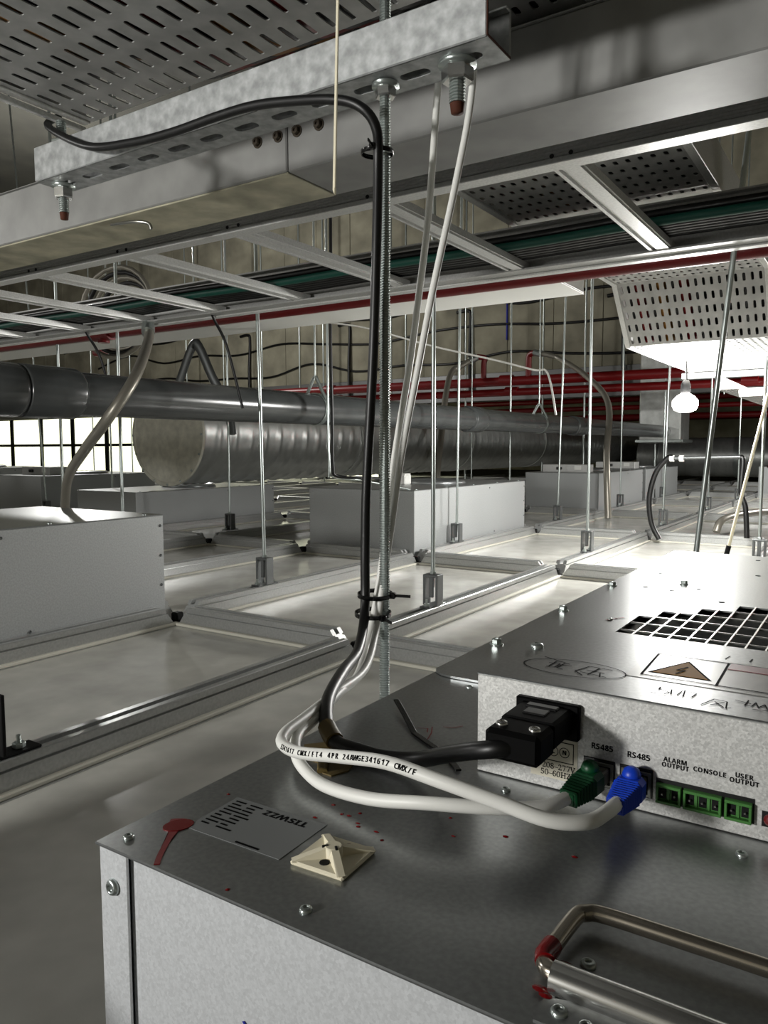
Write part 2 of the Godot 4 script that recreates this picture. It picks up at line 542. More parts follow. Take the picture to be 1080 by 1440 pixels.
# ---------------------------------------------------------------- cable ladder
func ladder():
	var t := thing("cable_ladder", "aluminium cable ladder with white rungs carrying black and green cables", "cable ladder")
	var xa := -7.0; var xb := 1.4
	# near rail: ridged outside face
	var pr := PackedVector2Array()   # (z, y)
	pr.append(Vector2(-1.05, 0.385)); pr.append(Vector2(-1.024, 0.385)); pr.append(Vector2(-1.024, 0.391)); pr.append(Vector2(-1.035, 0.393))
	for k in 8:
		var y := 0.396 + 0.0045 * k
		pr.append(Vector2(-1.035, y)); pr.append(Vector2(-1.0335, y + 0.0008)); pr.append(Vector2(-1.0335, y + 0.003)); pr.append(Vector2(-1.035, y + 0.0038))
	pr.append(Vector2(-1.035, 0.485)); pr.append(Vector2(-1.024, 0.485)); pr.append(Vector2(-1.024, 0.489)); pr.append(Vector2(-1.04, 0.489)); pr.append(Vector2(-1.04, 0.392)); pr.append(Vector2(-1.05, 0.39))
	var st := new_st()
	var bt := Transform3D(Basis(V(0, 0, 1), V(0, 1, 0), V(-1, 0, 0)), Vector3.ZERO)   # profile x -> z, y -> y, extrude -> -x
	ext(st, pr, bt, -xb, -xa)
	part("side_rail", done(st), M.ladder_alu, t)
	var st2 := new_st()
	abox(st2, V(xa, 0.3835, -1.05), V(xb, 0.3851, -1.022), 0.0004)
	part("lip", done(st2), M.alu, t)
	var pf := PackedVector2Array([Vector2(-1.585, 0.385), Vector2(-1.585, 0.389), Vector2(-1.63, 0.392), Vector2(-1.63, 0.484), Vector2(-1.615, 0.485), Vector2(-1.615, 0.489), Vector2(-1.636, 0.489), Vector2(-1.636, 0.385)])
	st = new_st()
	ext(st, pf, bt, -xb, -xa)
	part("side_rail", done(st), M.ladder_alu, t)
	st = new_st()
	abox(st, V(xa, 0.381, -1.648), V(xb, 0.385, -1.625), 0.001)
	part("lip", done(st), M.alu, t)
	# rungs
	var rp := PackedVector2Array([Vector2(-0.02, 0), Vector2(-0.014, 0), Vector2(-0.0135, 0.004), Vector2(-0.006, 0.0045), Vector2(-0.0055, 0), Vector2(0.017, 0.0), Vector2(0.0175, 0.004), Vector2(0.02, 0.004), Vector2(0.021, 0.016), Vector2(-0.02, 0.016)])
	st = new_st()
	ext(st, rp, Transform3D(Basis(V(1, 0, 0), V(0, 1, 0), V(0, 0, 1)), Vector3.ZERO), -1.612, -1.036)
	var rung := done(st)
	var k := 0
	while -0.384 + 0.305 * (3 - k) > xa + 0.2:
		var x := -0.384 + 0.305 * (3 - k)
		part("rung", rung, M.alu, t, V(x, 0.387, 0))
		for s in [-0.014, 0.013]: screw(t, V(x + s, 0.398, -1.0335), V(0, 0, 1), M.black, 0.9)
		k += 1
	# cables lying on the rungs against the far rail
	rng.seed = 11
	for i in 10:
		var gr := i == 0 or i == 8
		var zz: float = -1.487 - 0.0182 * (float(i) if i < 6 else i - 5.5)
		var y0 := 0.403 + 0.009 + (0.0165 if i >= 6 else 0.0)
		var pts := []
		for s in 26: pts.append(V(xa + 0.1 + (xb - xa - 0.2) * s / 25.0, y0 + (0.0 if s % 2 else 0.003), zz + 0.002 * sin(s * 1.3)))
		var c := thing("tray_cable", "green cable lying among black cables on the ladder, " + ("nearest the trunking" if i == 0 else "on top of the black ones") if gr else "black cable lying on the rungs of the cable ladder", "cable", Vector3.ZERO, "cables on the ladder")
		part("sheath", tubem(spline(pts, 3), 0.0085 if not gr else 0.009, 8), M.green_cable if gr else M.black, c)
	# red sprinkler pipe just beyond and white trunk behind it
	var rp2 := thing("sprinkler_pipe", "long red pipe running just behind the far rail of the ladder", "pipe")
	part("pipe", tubem([V(-9, 0.443, -1.9), V(-2.5, 0.442, -1.9), V(1.6, 0.436, -1.9)], 0.022, 16), M.red, rp2)
	part("coupling", tubem([V(-2.56, 0.442, -1.9), V(-2.46, 0.442, -1.9)], 0.03, 16), M.red, rp2)
	part("coupling_tee", tubem([V(-2.51, 0.442, -1.9), V(-2.51, 0.405, -1.9)], 0.022, 16), M.red, rp2)
	var wt := thing("flat_trunking", "white flat trunking above and behind the red ladder pipe", "trunking")
	st = new_st()
	abox(st, V(-4.6, 0.43, -2.13), V(-0.72, 0.5, -1.95), 0.003)
	part("body", done(st), M.white_plastic, wt)
	st = new_st()
	abox(st, V(-4.6, 0.428, -2.131), V(-0.72, 0.43, -1.949), 0.0008)
	part("cover", done(st), M.white_plastic, wt)

# ---------------------------------------------------------------- perforated trays
func trays():
	var t := thing("perforated_tray", "wide grey perforated tray at top left above the slotted strut", "cable tray")
	var st := new_st()
	perforated(st, V(-0.873, 0.42, -0.104), V(0.024, 0, 0), V(0, 0, -0.0458), 28, 12, 0.0066, 0.031, 0.0014)
	part("sheet", done(st), M.tray, t)
	for d in [[-0.885, -0.873], [-0.2, -0.188]]:
		st = new_st()
		abox(st, V(d[0], 0.4175, -0.652), V(d[1], 0.4235, -0.1), 0.001)
		abox(st, V(d[0] + 0.002, 0.42, -0.652), V(d[0] + 0.0035, 0.48, -0.105), 0.0005)
		part("side_flange", done(st), M.alu, t)
	st = new_st()
	abox(st, V(-0.894, 0.411, -0.655), V(-0.8865, 0.4175, -0.105), 0.001)
	part("rolled_edge", done(st), M.alu, t)
	# narrower run: over the trunking and ladder, then the bend down and the low level
	var t2 := thing("perforated_tray", "narrow perforated tray crossing above the ladder, bending down to low level at right", "cable tray")
	var ev := V(0, -0.173, -0.172)
	var sl := 0.0185
	st = new_st()
	perforated(st, V(-0.7085, 0.5, -0.79), V(0.0215, 0, 0), V(0, 0, -0.0446), 19, 36, 0.0085, sl, 0.0016)
	part("sheet", done(st), M.tray, t2)
	st = new_st()
	perforated(st, V(-0.7085, 0.5, -2.396), V(0.0215, 0, 0), V(0, -0.17, -0.166) / 5.0, 19, 5, 0.0085, 0.027, 0.0016)
	part("bend", done(st), M.tray, t2)
	st = new_st()
	perforated(st, V(-0.7085, 0.33, -2.562), V(0.0215, 0, 0), V(0, 0, -0.0346), 19, 30, 0.0085, sl, 0.0016)
	part("low_sheet", done(st), M.tray, t2)
	for s in [-1.0, 1.0]:
		var x: float = -0.504 + s * 0.2115
		for seg in [[V(x, 0.5, -0.785), V(x, 0.5, -2.396)], [V(x, 0.5, -2.396), V(x, 0.33, -2.562)], [V(x, 0.33, -2.562), V(x, 0.33, -3.6)]]:
			st = new_st()
			var d: Vector3 = seg[1] - seg[0]
			var b := Basis(V(1, 0, 0), V(1, 0, 0).cross(d.normalized()) * -1.0, d.normalized())
			if b.y.y < 0: b = Basis(V(1, 0, 0), -b.y, d.normalized())
			var tr := Transform3D(b, seg[0])
			abox(st, V(-0.008, -0.004, 0), V(0.008, 0.003, d.length()), 0.001, tr)
			abox(st, V(s * 0.006 - 0.001, 0.003, 0), V(s * 0.006 + 0.001, 0.075, d.length()), 0.0005, tr)
			part("side_flange", done(st), M.alu, t2)
	# cables lying in the trays, seen through the slots
	for i in 12:
		var x := -0.685 + 0.033 * i
		var xw := -0.665 + 0.037 * i
		var m = M.black
		var lab := "dark thick cable lying in the perforated trays"
		if i == 1 or i == 5: m = M.red; lab = "dull red cable in the perforated trays, " + ("left" if i == 1 else "middle") + " one"
		if i == 3: m = M.orange; lab = "orange cable seen through slots of the perforated trays"
		var c := thing("laid_cable", lab, "cable", Vector3.ZERO, "cables in the perforated trays")
		part("sheath", tubem(spline([V(xw, 0.4385, -0.1), V(xw, 0.4385, -0.35), V(lerpf(xw, x, 0.5), 0.4385, -0.56), V(x, 0.445, -0.66), V(x, 0.5, -0.76), V(x, 0.5185, -0.86), V(x, 0.5185, -1.6), V(x, 0.5185, -2.36), V(x, 0.5, -2.42), V(x, 0.43, -2.49), V(x, 0.365, -2.56), V(x, 0.3485, -2.62), V(x, 0.3485, -3.1), V(x, 0.3485, -3.58)], 5), 0.0162, 8), m, c)
	for i in 5:
		var x := -0.702 - 0.037 * i
		var c := thing("rising_cable", "orange cable in the wide tray rising at its end" if i == 1 else "dark cable in the wide tray rising to the ceiling at its end", "cable", Vector3.ZERO, "cables rising from the wide tray")
		part("sheath", tubem(spline([V(x, 0.4385, -0.1), V(x, 0.4385, -0.3), V(x, 0.4385, -0.55), V(x, 0.46, -0.61), V(x, 0.52, -0.63), V(x, 0.8, -0.64), V(x, CEIL, -0.64)], 5), 0.0168, 8), M.orange if i == 1 else M.black, c)
	# support strut under the end of the low level
	var s3 := thing("tray_support", "galvanised strut under the end of the low perforated tray", "strut")
	st = new_st()
	abox(st, V(-0.76, 0.302, -3.6), V(0.1, 0.327, -3.56), 0.002)
	part("channel", done(st), M.galv_strut, s3)
	st = new_st()
	for x in [-0.745, 0.07]:
		cyl(st, V(x, 0.327, -3.58), V(x, CEIL, -3.58), 0.005, 8)
	part("rod", done(st), M.zinc, s3)
	var t4 := thing("perforated_tray", "far perforated tray beyond the hanging bulb", "cable tray")
	st = new_st()
	perforated(st, V(-0.72, 0.30, -4.3), V(0.0215, 0, 0), V(0, 0, -0.06), 19, 34, 0.0085, 0.03, 0.0016)
	part("sheet", done(st), M.tray, t4)
	st = new_st()
	for s in [-0.73, -0.31]: abox(st, V(s, 0.297, -6.34), V(s + 0.01, 0.37, -4.3), 0.001)
	part("side_flange", done(st), M.alu, t4)
	for z in [-4.5, -6.1]:
		for x in [-0.737, -0.294]: part("rod", tubem([V(x, 0.29, z), V(x, CEIL - 0.001, z)], 0.004, 8), M.zinc, t4)

# ---------------------------------------------------------------- slotted strut with its bolts
func slotted(st, o: Vector3, L: float, w: float, th: float, slots: Array, sw: float, sl: float):   # plate along x in the xz plane, slots at x offsets
	var edges := [0.0]
	for s in slots: edges.append(s - sl * 0.5 - 0.004); edges.append(s + sl * 0.5 + 0.004)
	edges.append(L)
	for i in range(0, edges.size() - 1, 2): abox(st, o + V(edges[i], 0, -w), o + V(edges[i + 1], th, 0), 0)
	for s in slots:
		perforated(st, o + V(s - sl * 0.5 - 0.004, 0, 0), V(0, 0, -w), V(sl + 0.008, 0, 0), 1, 1, sw, sl, -th)

func strut():
	var t := thing("slotted_strut", "galvanised slotted channel hanging at the top, rust on its cut end", "strut")
	var x0 := -0.897; var L := 0.615; var y := 0.331; var zf := -0.588; var w := 0.044
	var slots := []
	for k in 12: slots.append(0.029 + 0.0505 * k)
	var st := new_st()
	slotted(st, V(x0, y, zf), L, w, 0.0025, slots, 0.013, 0.03)
	part("slotted_web", done(st), M.galv_strut, t)
	st = new_st()
	abox(st, V(x0, y, zf), V(x0 + L, y + 0.041, zf + 0.0025), 0.0012)
	abox(st, V(x0, y + 0.0385, zf - 0.008), V(x0 + L, y + 0.041, zf), 0.0006)
	part("front_flange", done(st), M.galv_strut, t)
	st = new_st()
	abox(st, V(x0, y, zf - w - 0.0025), V(x0 + L, y + 0.041, zf - w), 0.0012)
	abox(st, V(x0, y + 0.0385, zf - w), V(x0 + L, y + 0.041, zf - w + 0.008), 0.0006)
	part("back_flange", done(st), M.galv_strut, t)
	st = new_st()
	abox(st, V(x0 + L, y + 0.0004, zf), V(x0 + L + 0.0006, y + 0.0406, zf + 0.0023), 0)
	abox(st, V(x0 + L, y + 0.0002, zf - w), V(x0 + L + 0.0006, y + 0.0022, zf), 0)
	part("rusty_edge", done(st), M.rust, t)
	# studs with nuts
	for d in [[-0.322, "stud bolt with rusty tip under the right end of the strut", 0.0072], [-0.878, "stud bolt with rusty tip under the left end of the strut", 0.0062]]:
		var b := thing("stud_bolt", d[1], "bolt", V(d[0], y, zf - 0.024), "studs through the strut")
		st = new_st()
		thread(st, V(0, -0.034, 0), V(0, 0.089 if d[0] > -0.5 else 0.08, 0), d[2], 0.0026, 12)
		part("stud", done(st), M.zinc, b)
		part("tip", lathem([[0, -0.043], [d[2] * 0.75, -0.042], [d[2] * 0.9, -0.034], [0, -0.034]], Vector3.ZERO, Vector3.UP, 12), M.rust, b)
		part("nut", hexm(d[2] * 1.95, 0.013), M.bright_steel, b, V(0, -0.0165, 0), V(0, 0.4, 0))
		part("washer", lathem([[0, -0.0032], [d[2] * 2.3, -0.0032], [d[2] * 2.35, -0.001], [d[2] * 2.3, 0], [0, 0]]), M.zinc, b)
		part("nut", hexm(d[2] * 1.95, 0.012), M.zinc, b, V(0, 0.042, 0), V(0, 0.2, 0))
	# long threaded rod through it
	var r := thing("threaded_rod", "long threaded steel rod with cables tied to it, hanging through the strut", "rod", V(-0.4, 0, -0.61))
	st = new_st()
	thread(st, V(0.004, -0.42, 0.003), V(0.006, 0.6, 0), 0.0052, 0.0024, 12)
	part("rod", done(st), M.zinc, r)
	st = new_st()
	cyl(st, V(0.006, 0.6, 0), V(0.02, CEIL, 0), 0.005, 10)
	part("upper_rod", done(st), M.zinc, r)
	part("nut", hexm(0.0098, 0.009), M.bright_steel, r, V(0.0055, 0.3185, 0), V(0, 0.3, 0))
	part("washer", lathem([[0, 0.3275], [0.0125, 0.3275], [0.0125, 0.3305], [0, 0.3305]], V(0.0055, 0, 0)), M.zinc, r)
	part("nut", hexm(0.0098, 0.009), M.zinc, r, V(0.0055, 0.334, 0))
	# cream strap
	var s := thing("long_tie_strap", "long cream plastic tie hanging straight down from the tray", "cable tie")
	st = new_st()
	var a := V(-0.345, 0.5, -0.478); var b2 := V(-0.3085, 0.166, -0.415)
	var d2 := (a - b2).normalized()
	var side := V(0.838, 0, 0.546).normalized()
	var nn := side.cross(d2).normalized()
	var tr := Transform3D(Basis(side, d2, nn), b2)
	abox(st, V(-0.0019, 0.004, -0.0006), V(0.0019, (a - b2).length(), 0.0006), 0.0003, tr)
	ext(st, PackedVector2Array([Vector2(-0.0019, 0.004), Vector2(0.0019, -0.001), Vector2(0.0019, 0.004)]), tr, -0.0006, 0.0006)
	part("strap", done(st), M.cream, s)

# ---------------------------------------------------------------- fan filter units further off
func unit(label: String, x0: float, x1: float, z0: float, z1: float, top: float, extra := true) -> Node3D:
	var t := thing("fan_filter_unit", label, "fan unit", V((x0 + x1) / 2, -0.47, z0), "fan filter units on the grid")
	var W := x1 - x0; var D := z0 - z1; var H := top + 0.47
	var st := new_st()
	abox(st, V(-W / 2, 0, -D), V(W / 2, H - 0.002, 0), 0.002)
	part("casing", done(st), M.unit, t)
	st = new_st()
	abox(st, V(-W / 2 - 0.001, H - 0.002, -D - 0.001), V(W / 2 + 0.001, H, 0.001), 0.0006)
	var lid := part("lid", done(st), M.lid_far, t)
	part("inlet_ring", lathem([[0.15, H], [0.17, H], [0.165, H + 0.012], [0.15, H + 0.02], [0.14, H + 0.004]], V(0, 0, -D * 0.55), Vector3.UP, 28), M.lid_far, t)
	for k in 5:
		screw(lid, V(W / 2 - 0.02, H, -D * (0.04 + 0.23 * k)), Vector3.UP, null, 1.6)
	for k in 3:
		screw(t, V(W / 2, H - 0.03 - 0.08 * k, -D + 0.012), V(1, 0, 0), M.bracket, 1.1)
		screw(t, V(W / 2, 0.03 + 0.012 * k, -D * (0.25 + 0.21 * k)), V(1, 0, 0), M.bracket, 1.1)
	screw(t, V(W / 2, H - 0.02, -D * 0.62), V(1, 0, 0), M.bracket, 1.1)
	if extra:
		var c := part("control_housing", boxm(V(W * 0.62, 0.055, 0.14), 0.002), M.galv_box, t, V(-0.03, H + 0.0275, -0.22))
		part("socket", boxm(V(0.04, 0.02, 0.02), 0.003), M.black, c, V(-0.04, 0, 0.075))
		part("label_plate", boxm(V(0.05, 0.03, 0.001)), M.white_plastic, c, V(0.1, 0.005, 0.0705))
	return t

func units():
	unit("pale grey fan unit at left edge with wide plain side", -2.18, -1.623, -0.2, -1.4, -0.174, false)
	unit("fan unit with white side in the middle, white plastic box on its top", -2.2, -1.64, -2.75, -3.93, -0.174, false)
	unit("fan unit on right behind the middle one, control boxes on top", -2.22, -1.67, -5.33, -6.5, -0.174)
	unit("far fan unit continuing the right row beyond", -2.22, -1.67, -6.6, -7.78, -0.174)
	unit("low fan unit below the end of the spiral duct", -3.96, -3.44, -2.78, -3.92, -0.235, false)
	unit("dark fan unit at far left before the windows", -5.18, -4.66, -3.0, -3.95, -0.174)
	unit("shadowed fan unit at left edge below the windows", -6.35, -5.75, -2.78, -3.92, -0.14, false)
	unit("far fan unit at right edge behind the slanting stick", -0.98, -0.44, -7.95, -9.0, -0.174)
	unit("fan unit outside the frame at lower left, beside the nearest one", -0.96, -0.44, 1.08, -0.06, -0.174, false)
	var b := thing("junction_box", "small white plastic box on top of the middle fan unit", "box", V(-1.98, -0.174, -3.2))
	part("body", boxm(V(0.075, 0.05, 0.06), 0.005), M.white_plastic, b, V(0, 0.025, 0))
	part("lid", boxm(V(0.07, 0.004, 0.055), 0.0015), M.white_plastic, b, V(0, 0.052, 0))

# ---------------------------------------------------------------- near fan filter unit
func near_unit():
	var x0 := -0.2965; var x1 := 0.185; var z0 := -0.213; var z1 := -1.386; var yb := -0.469
	var t := thing("fan_filter_unit", "nearest galvanised fan unit with grille, handle and control box on top", "fan unit", V(0, yb, z0), "fan filter units on the grid")
	var o := V(0, yb, z0)
	var st := new_st()
	abox(st, V(x0, yb, z0 - 0.0015) - o, V(x0 + 0.0195, TOP - 0.0016, z0) - o, 0.0006)
	part("corner_strip", done(st), M.galv_panel, t)
	st = new_st()
	ext(st, PackedVector2Array([Vector2(x0 + 0.0185, z0 - 0.0028), Vector2(x0 + 0.0225, z0 - 0.0028), Vector2(x0 + 0.0255, z0 - 0.0012), Vector2(x1, z0 - 0.0012), Vector2(x1, z0 - 0.005), Vector2(x0 + 0.0185, z0 - 0.005)]), Transform3D(Basis(V(1, 0, 0), V(0, 0, 1), V(0, -1, 0)), -o), -TOP + 0.0016, -yb)
	part("front_panel", done(st), M.galv_panel, t)
	st = new_st()
	abox(st, V(x0, yb, z1) - o, V(x0 + 0.0015, TOP - 0.0016, z0 - 0.0015) - o, 0.0004)
	part("side_panel", done(st), M.galv_panel, t)
	st = new_st()
	abox(st, V(x1 - 0.0015, yb, z1) - o, V(x1, TOP - 0.0016, z0 - 0.0045) - o, 0.0004)
	part("side_panel", done(st), M.galv_panel, t)
	st = new_st()
	abox(st, V(x0, yb, z1) - o, V(x1, TOP - 0.0016, z1 + 0.0015) - o, 0.0004)
	part("back_panel", done(st), M.galv_panel, t)
	st = new_st()   # fixed top sheet with its fan opening
	abox(st, V(x0 - 0.0012, TOP - 0.0016, -0.545) - o, V(x1, TOP, z0 + 0.0016) - o, 0.0005)
	abox(st, V(x0 - 0.0012, TOP - 0.0016, z1) - o, V(x1, TOP, -1.0) - o, 0.0005)
	abox(st, V(x0 - 0.0012, TOP - 0.0016, -1.0) - o, V(-0.222, TOP, -0.545) - o, 0)
	part("top_sheet", done(st), M.lid, t)
	part("floor_sheet", boxm(V(0.46, 0.004, 1.15)), M.galv_panel, t, V(-0.055, 0.02, -0.587))
	# fan lid with punched square grille
	var lid := Node3D.new()
	lid.name = "fan_lid"
	t.add_child(lid)
	var p := 0.0165; var pz := 0.0362; var zc := -0.745; var ly := TOP + 0.0004; var lt := 0.0018
	var rows := []
	st = new_st()
	var gx0 := -0.2115; var ncol := 24; var zr0 := -0.5345; var nrow := 12
	var xa := x0 - 0.0015; var xb := x1 - 0.004
	# outline before the grille: rounded left front corner
	var pl := PackedVector2Array([Vector2(xb, -zr0), Vector2(xb, 0.522), Vector2(xa + 0.02, 0.522), Vector2(xa + 0.011, 0.5235), Vector2(xa + 0.004, 0.528), Vector2(xa + 0.001, 0.5325), Vector2(xa + 0.0002, -zr0)])
	ext(st, pl, Transform3D(Basis(V(1, 0, 0), V(0, 0, -1), V(0, 1, 0)), V(0, ly, 0) - o), 0, lt)
	for j in nrow:
		var za := zr0 - pz * j
		var zm := za - pz * 0.5
		var c0 := -1; var c1 := -1
		for i in ncol:
			var xm := gx0 + p * (i + 0.5)
			if Vector2(xm + 0.015, zm - zc).length() < 0.2: c1 = i; c0 = i if c0 < 0 else c0
		rows.append([c0, c1])
		if c0 < 0:
			abox(st, V(xa, ly, za - pz) - o, V(xb, ly + lt, za) - o)
		else:
			abox(st, V(xa, ly, za - pz) - o, V(gx0 + p * c0, ly + lt, za) - o)
			abox(st, V(gx0 + p * (c1 + 1), ly, za - pz) - o, V(xb, ly + lt, za) - o)
	var zend := zr0 - pz * nrow
	abox(st, V(xa, ly, z1 + 0.003) - o, V(xb, ly + lt, zend) - o)
	part("plate", done(st), M.lid, lid)
	var bw := 0.0011
	for i in range(1, ncol):
		var a := -1; var b := -1
		for j in nrow:
			if rows[j][0] >= 0 and i > rows[j][0] and i <= rows[j][1]:
				b = j; a = j if a < 0 else a
		if a < 0: continue
		st = new_st()
		abox(st, V(gx0 + p * i - bw, ly + 0.0002, zr0 - pz * (b + 1)) - o, V(gx0 + p * i + bw, ly + lt + 0.0006, zr0 - pz * a) - o, 0.0004)
		part("grille_bar", done(st), M.bright_steel, lid)
	for j in range(1, nrow):
		if rows[j][0] < 0 or rows[j - 1][0] < 0: continue
		var c0: int = maxi(rows[j][0], rows[j - 1][0]); var c1: int = mini(rows[j][1], rows[j - 1][1])
		st = new_st()
		abox(st, V(gx0 + p * c0, ly + 0.0001, zr0 - pz * j - bw * 0.8) - o, V(gx0 + p * (c1 + 1), ly + lt + 0.0002, zr0 - pz * j + bw * 0.8) - o, 0.0004)
		part("grille_bar", done(st), M.bright_steel, lid)
	# fan below the grille
	part("inlet_cone", lathem([[0.205, -0.004], [0.195, -0.006], [0.165, -0.02], [0.15, -0.045], [0.148, -0.07], [0.152, -0.07], [0.156, -0.045], [0.17, -0.022], [0.2, -0.009], [0.205, -0.007]], V(-0.015, TOP, zc) - o, Vector3.UP, 36), M.lid, t)
	part("impeller_disc", lathem([[0, -0.07], [0.06, -0.072], [0.09, -0.1], [0.2, -0.125], [0.2, -0.13], [0, -0.13]], V(-0.015, TOP, zc) - o, Vector3.UP, 36), M.impeller, t)
	for k in 9:
		var w := TAU * k / 9.0
		var bl := boxm(V(0.09, 0.06, 0.003))
		part("impeller_blade", bl, M.impeller, t, V(-0.015 + cos(w) * 0.14, TOP - 0.09, zc + sin(w) * 0.14) - o, V(0, -w + 0.6, 0))
	# screws
	for q in [V(-0.2869, TOP, -0.2221), V(-0.1819, TOP, -0.2225), V(-0.1598, TOP, -0.3623), V(-0.0453, TOP, -0.3593), V(-0.2551, TOP, -0.5092), V(-0.07, TOP, -0.222), V(0.05, TOP, -0.222), V(-0.232, TOP + 0.0022, -0.7875)]:
		screw(t, q - o, Vector3.UP, M.zinc, 0.75)
	screw(t, V(-0.2865, TOP - 0.019, z0) - o, V(0, 0, 1), null, 1.1)
	for q in [V(-0.2885, TOP + 0.0022, -0.63), V(-0.2885, TOP + 0.0022, -0.8035), V(-0.2885, TOP + 0.0022, -0.985), V(-0.2122, TOP + 0.0022, -1.0456)]:
		part("bolt", bolt_mesh, M.zinc, t, q - o)
	for q in [Vector2(-0.25, -1.0), Vector2(-0.19, -1.02), Vector2(-0.215, -0.99), Vector2(-0.16, -1.33), Vector2(-0.14, -1.17), Vector2(-0.26, -1.12), Vector2(-0.1, -1.2), Vector2(-0.15, -0.945)]:
		part("screw_hole", lathem([[0, 0], [0.0035, 0], [0.0032, 0.0006], [0, 0.0004]], Vector3.ZERO, Vector3.UP, 10), M.joint, t, V(q.x, TOP + 0.0022, q.y) - o)
	# bail handle lying flat in its clip
	var hd := Node3D.new()
	hd.name = "handle"
	t.add_child(hd)
	var hy := TOP + 0.005
	var zb := -0.2345
	var pts := [V(-0.07, hy, zb), V(-0.083, hy, zb), V(-0.088, hy, zb - 0.001), V(-0.0907, hy, zb - 0.0055), V(-0.0905, hy, zb - 0.013), V(-0.089, hy + 0.001, zb - 0.032), V(-0.0865, hy + 0.001, zb - 0.0365), V(-0.081, hy + 0.001, zb - 0.039), V(-0.06, hy + 0.001, zb - 0.0395), V(0.0, hy + 0.001, zb - 0.0395), V(0.03, hy + 0.001, zb - 0.038), V(0.036, hy + 0.001, zb - 0.032), V(0.038, hy, zb - 0.01), V(0.034, hy, zb), V(0.02, hy, zb)]
	for i in pts.size(): pts[i] -= o
	part("bail", tubem(spline(pts, 5), 0.0031, 14), M.steel, hd)
	part("hinge_clip", tubem([V(-0.0855, TOP + 0.0032, zb) - o, V(0.024, TOP + 0.0032, zb) - o], 0.0056, 24), M.bright_steel, hd)
	st = new_st()
	ext(st, PackedVector2Array([Vector2(-0.085, 0.2155), Vector2(-0.087, 0.221), Vector2(-0.085, 0.227), Vector2(-0.078, 0.2295), Vector2(-0.078, 0.2395), Vector2(-0.0835, 0.242), Vector2(-0.0855, 0.2475), Vector2(-0.083, 0.254), Vector2(-0.077, 0.2565), Vector2(0.02, 0.2565), Vector2(0.02, 0.2155)]), Transform3D(Basis(V(1, 0, 0), V(0, 0, -1), V(0, 1, 0)), V(0, TOP + 0.0001, 0) - o), 0, 0.0011)
	part("flange", done(st), M.lid, hd)
	screw(hd, V(-0.0785, TOP + 0.001, -0.2495) - o, Vector3.UP, M.zinc, 0.8)
	screw(hd, V(-0.079, TOP + 0.001, -0.2225) - o, Vector3.UP, M.zinc, 0.8)
	# red paint: blobs on the handle root, drops on the top
	st = new_st()
	tube(st, [V(-0.0895, hy + 0.0004, zb - 0.003) - o, V(-0.0907, hy + 0.0006, zb - 0.0055) - o, V(-0.0905, hy + 0.0006, zb - 0.0125) - o], 0.0036, 12)
	part("red_paint", done(st), M.red_wet, hd)
	for q in [[-0.0853, -0.2445, 0.0042, 0.0028], [-0.088, -0.2295, 0.003, 0.0018], [-0.0855, -0.2275, 0.0024, 0.0015], [-0.0795, -0.2405, 0.0011, 0.0009]]:
		part("red_paint", drop(q[2], q[3]), M.red_wet, t, V(q[0], TOP + 0.0012, q[1]) - o)
	st = new_st()
	var sm := spline([V(-0.281, 0, -0.2475), V(-0.278, 0, -0.243), V(-0.273, 0, -0.236), V(-0.268, 0, -0.228), V(-0.262, 0, -0.219), V(-0.2575, 0, -0.2135)], 6)
	var out := PackedVector2Array(); var back := PackedVector2Array()
	for i in sm.size():
		var f := float(i) / (sm.size() - 1)
		var wd := lerpf(0.004, 0.0013, smoothstep(0.1, 0.55, f)) * (0.4 if i == 0 else 1.0)
		var d: Vector3 = (sm[mini(i + 1, sm.size() - 1)] - sm[maxi(i - 1, 0)]).normalized()
		out.append(Vector2(sm[i].x - d.z * wd, -(sm[i].z + d.x * wd)))
		back.append(Vector2(sm[i].x + d.z * wd, -(sm[i].z - d.x * wd)))
	back.reverse(); out.append_array(back)
	ext(st, out, Transform3D(Basis(V(1, 0, 0), V(0, 0, -1), V(0, 1, 0)), V(0, TOP, 0) - o), 0, 0.0003)
	part("red_paint", done(st), M.red, t)
	st = new_st()
	var blob := PackedVector2Array()
	for k in 18:
		var q := Vector2(cos(TAU * k / 18.0) * 0.0074, sin(TAU * k / 18.0) * 0.0054).rotated(1.05)
		blob.append(Vector2(-0.2762, 0.2425) + q)
	ext(st, blob, Transform3D(Basis(V(1, 0, 0), V(0, 0, -1), V(0, 1, 0)), V(0, TOP, 0) - o), 0, 0.0005)
	part("red_paint", done(st), M.red_wet, t)
	rng.seed = 5
	for q in [Vector2(-0.2265, -0.30), Vector2(-0.217, -0.2945), Vector2(-0.213, -0.295), Vector2(-0.205, -0.291), Vector2(-0.203, -0.2885), Vector2(-0.193, -0.289), Vector2(-0.1865, -0.284), Vector2(-0.226, -0.2845), Vector2(-0.21, -0.30), Vector2(-0.14, -0.318), Vector2(-0.128, -0.345), Vector2(-0.107, -0.318), Vector2(-0.17, -0.32), Vector2(-0.218, -0.2165), Vector2(-0.1605, -0.305), Vector2(-0.28, -0.28)]:
		part("red_paint", drop(0.0009 + rng.randf() * 0.0007, 0.0007 + rng.randf() * 0.0005), M.red_wet, t, V(q.x, TOP, q.y) - o)
	st = new_st()
	ribbon(st, [Vector2(-0.2335, -0.782), Vector2(-0.228, -0.795), Vector2(-0.2225, -0.802)], 0.004, TOP + 0.0025)
	part("red_paint", shifted(st, -o), M.red, t)
	st = new_st()
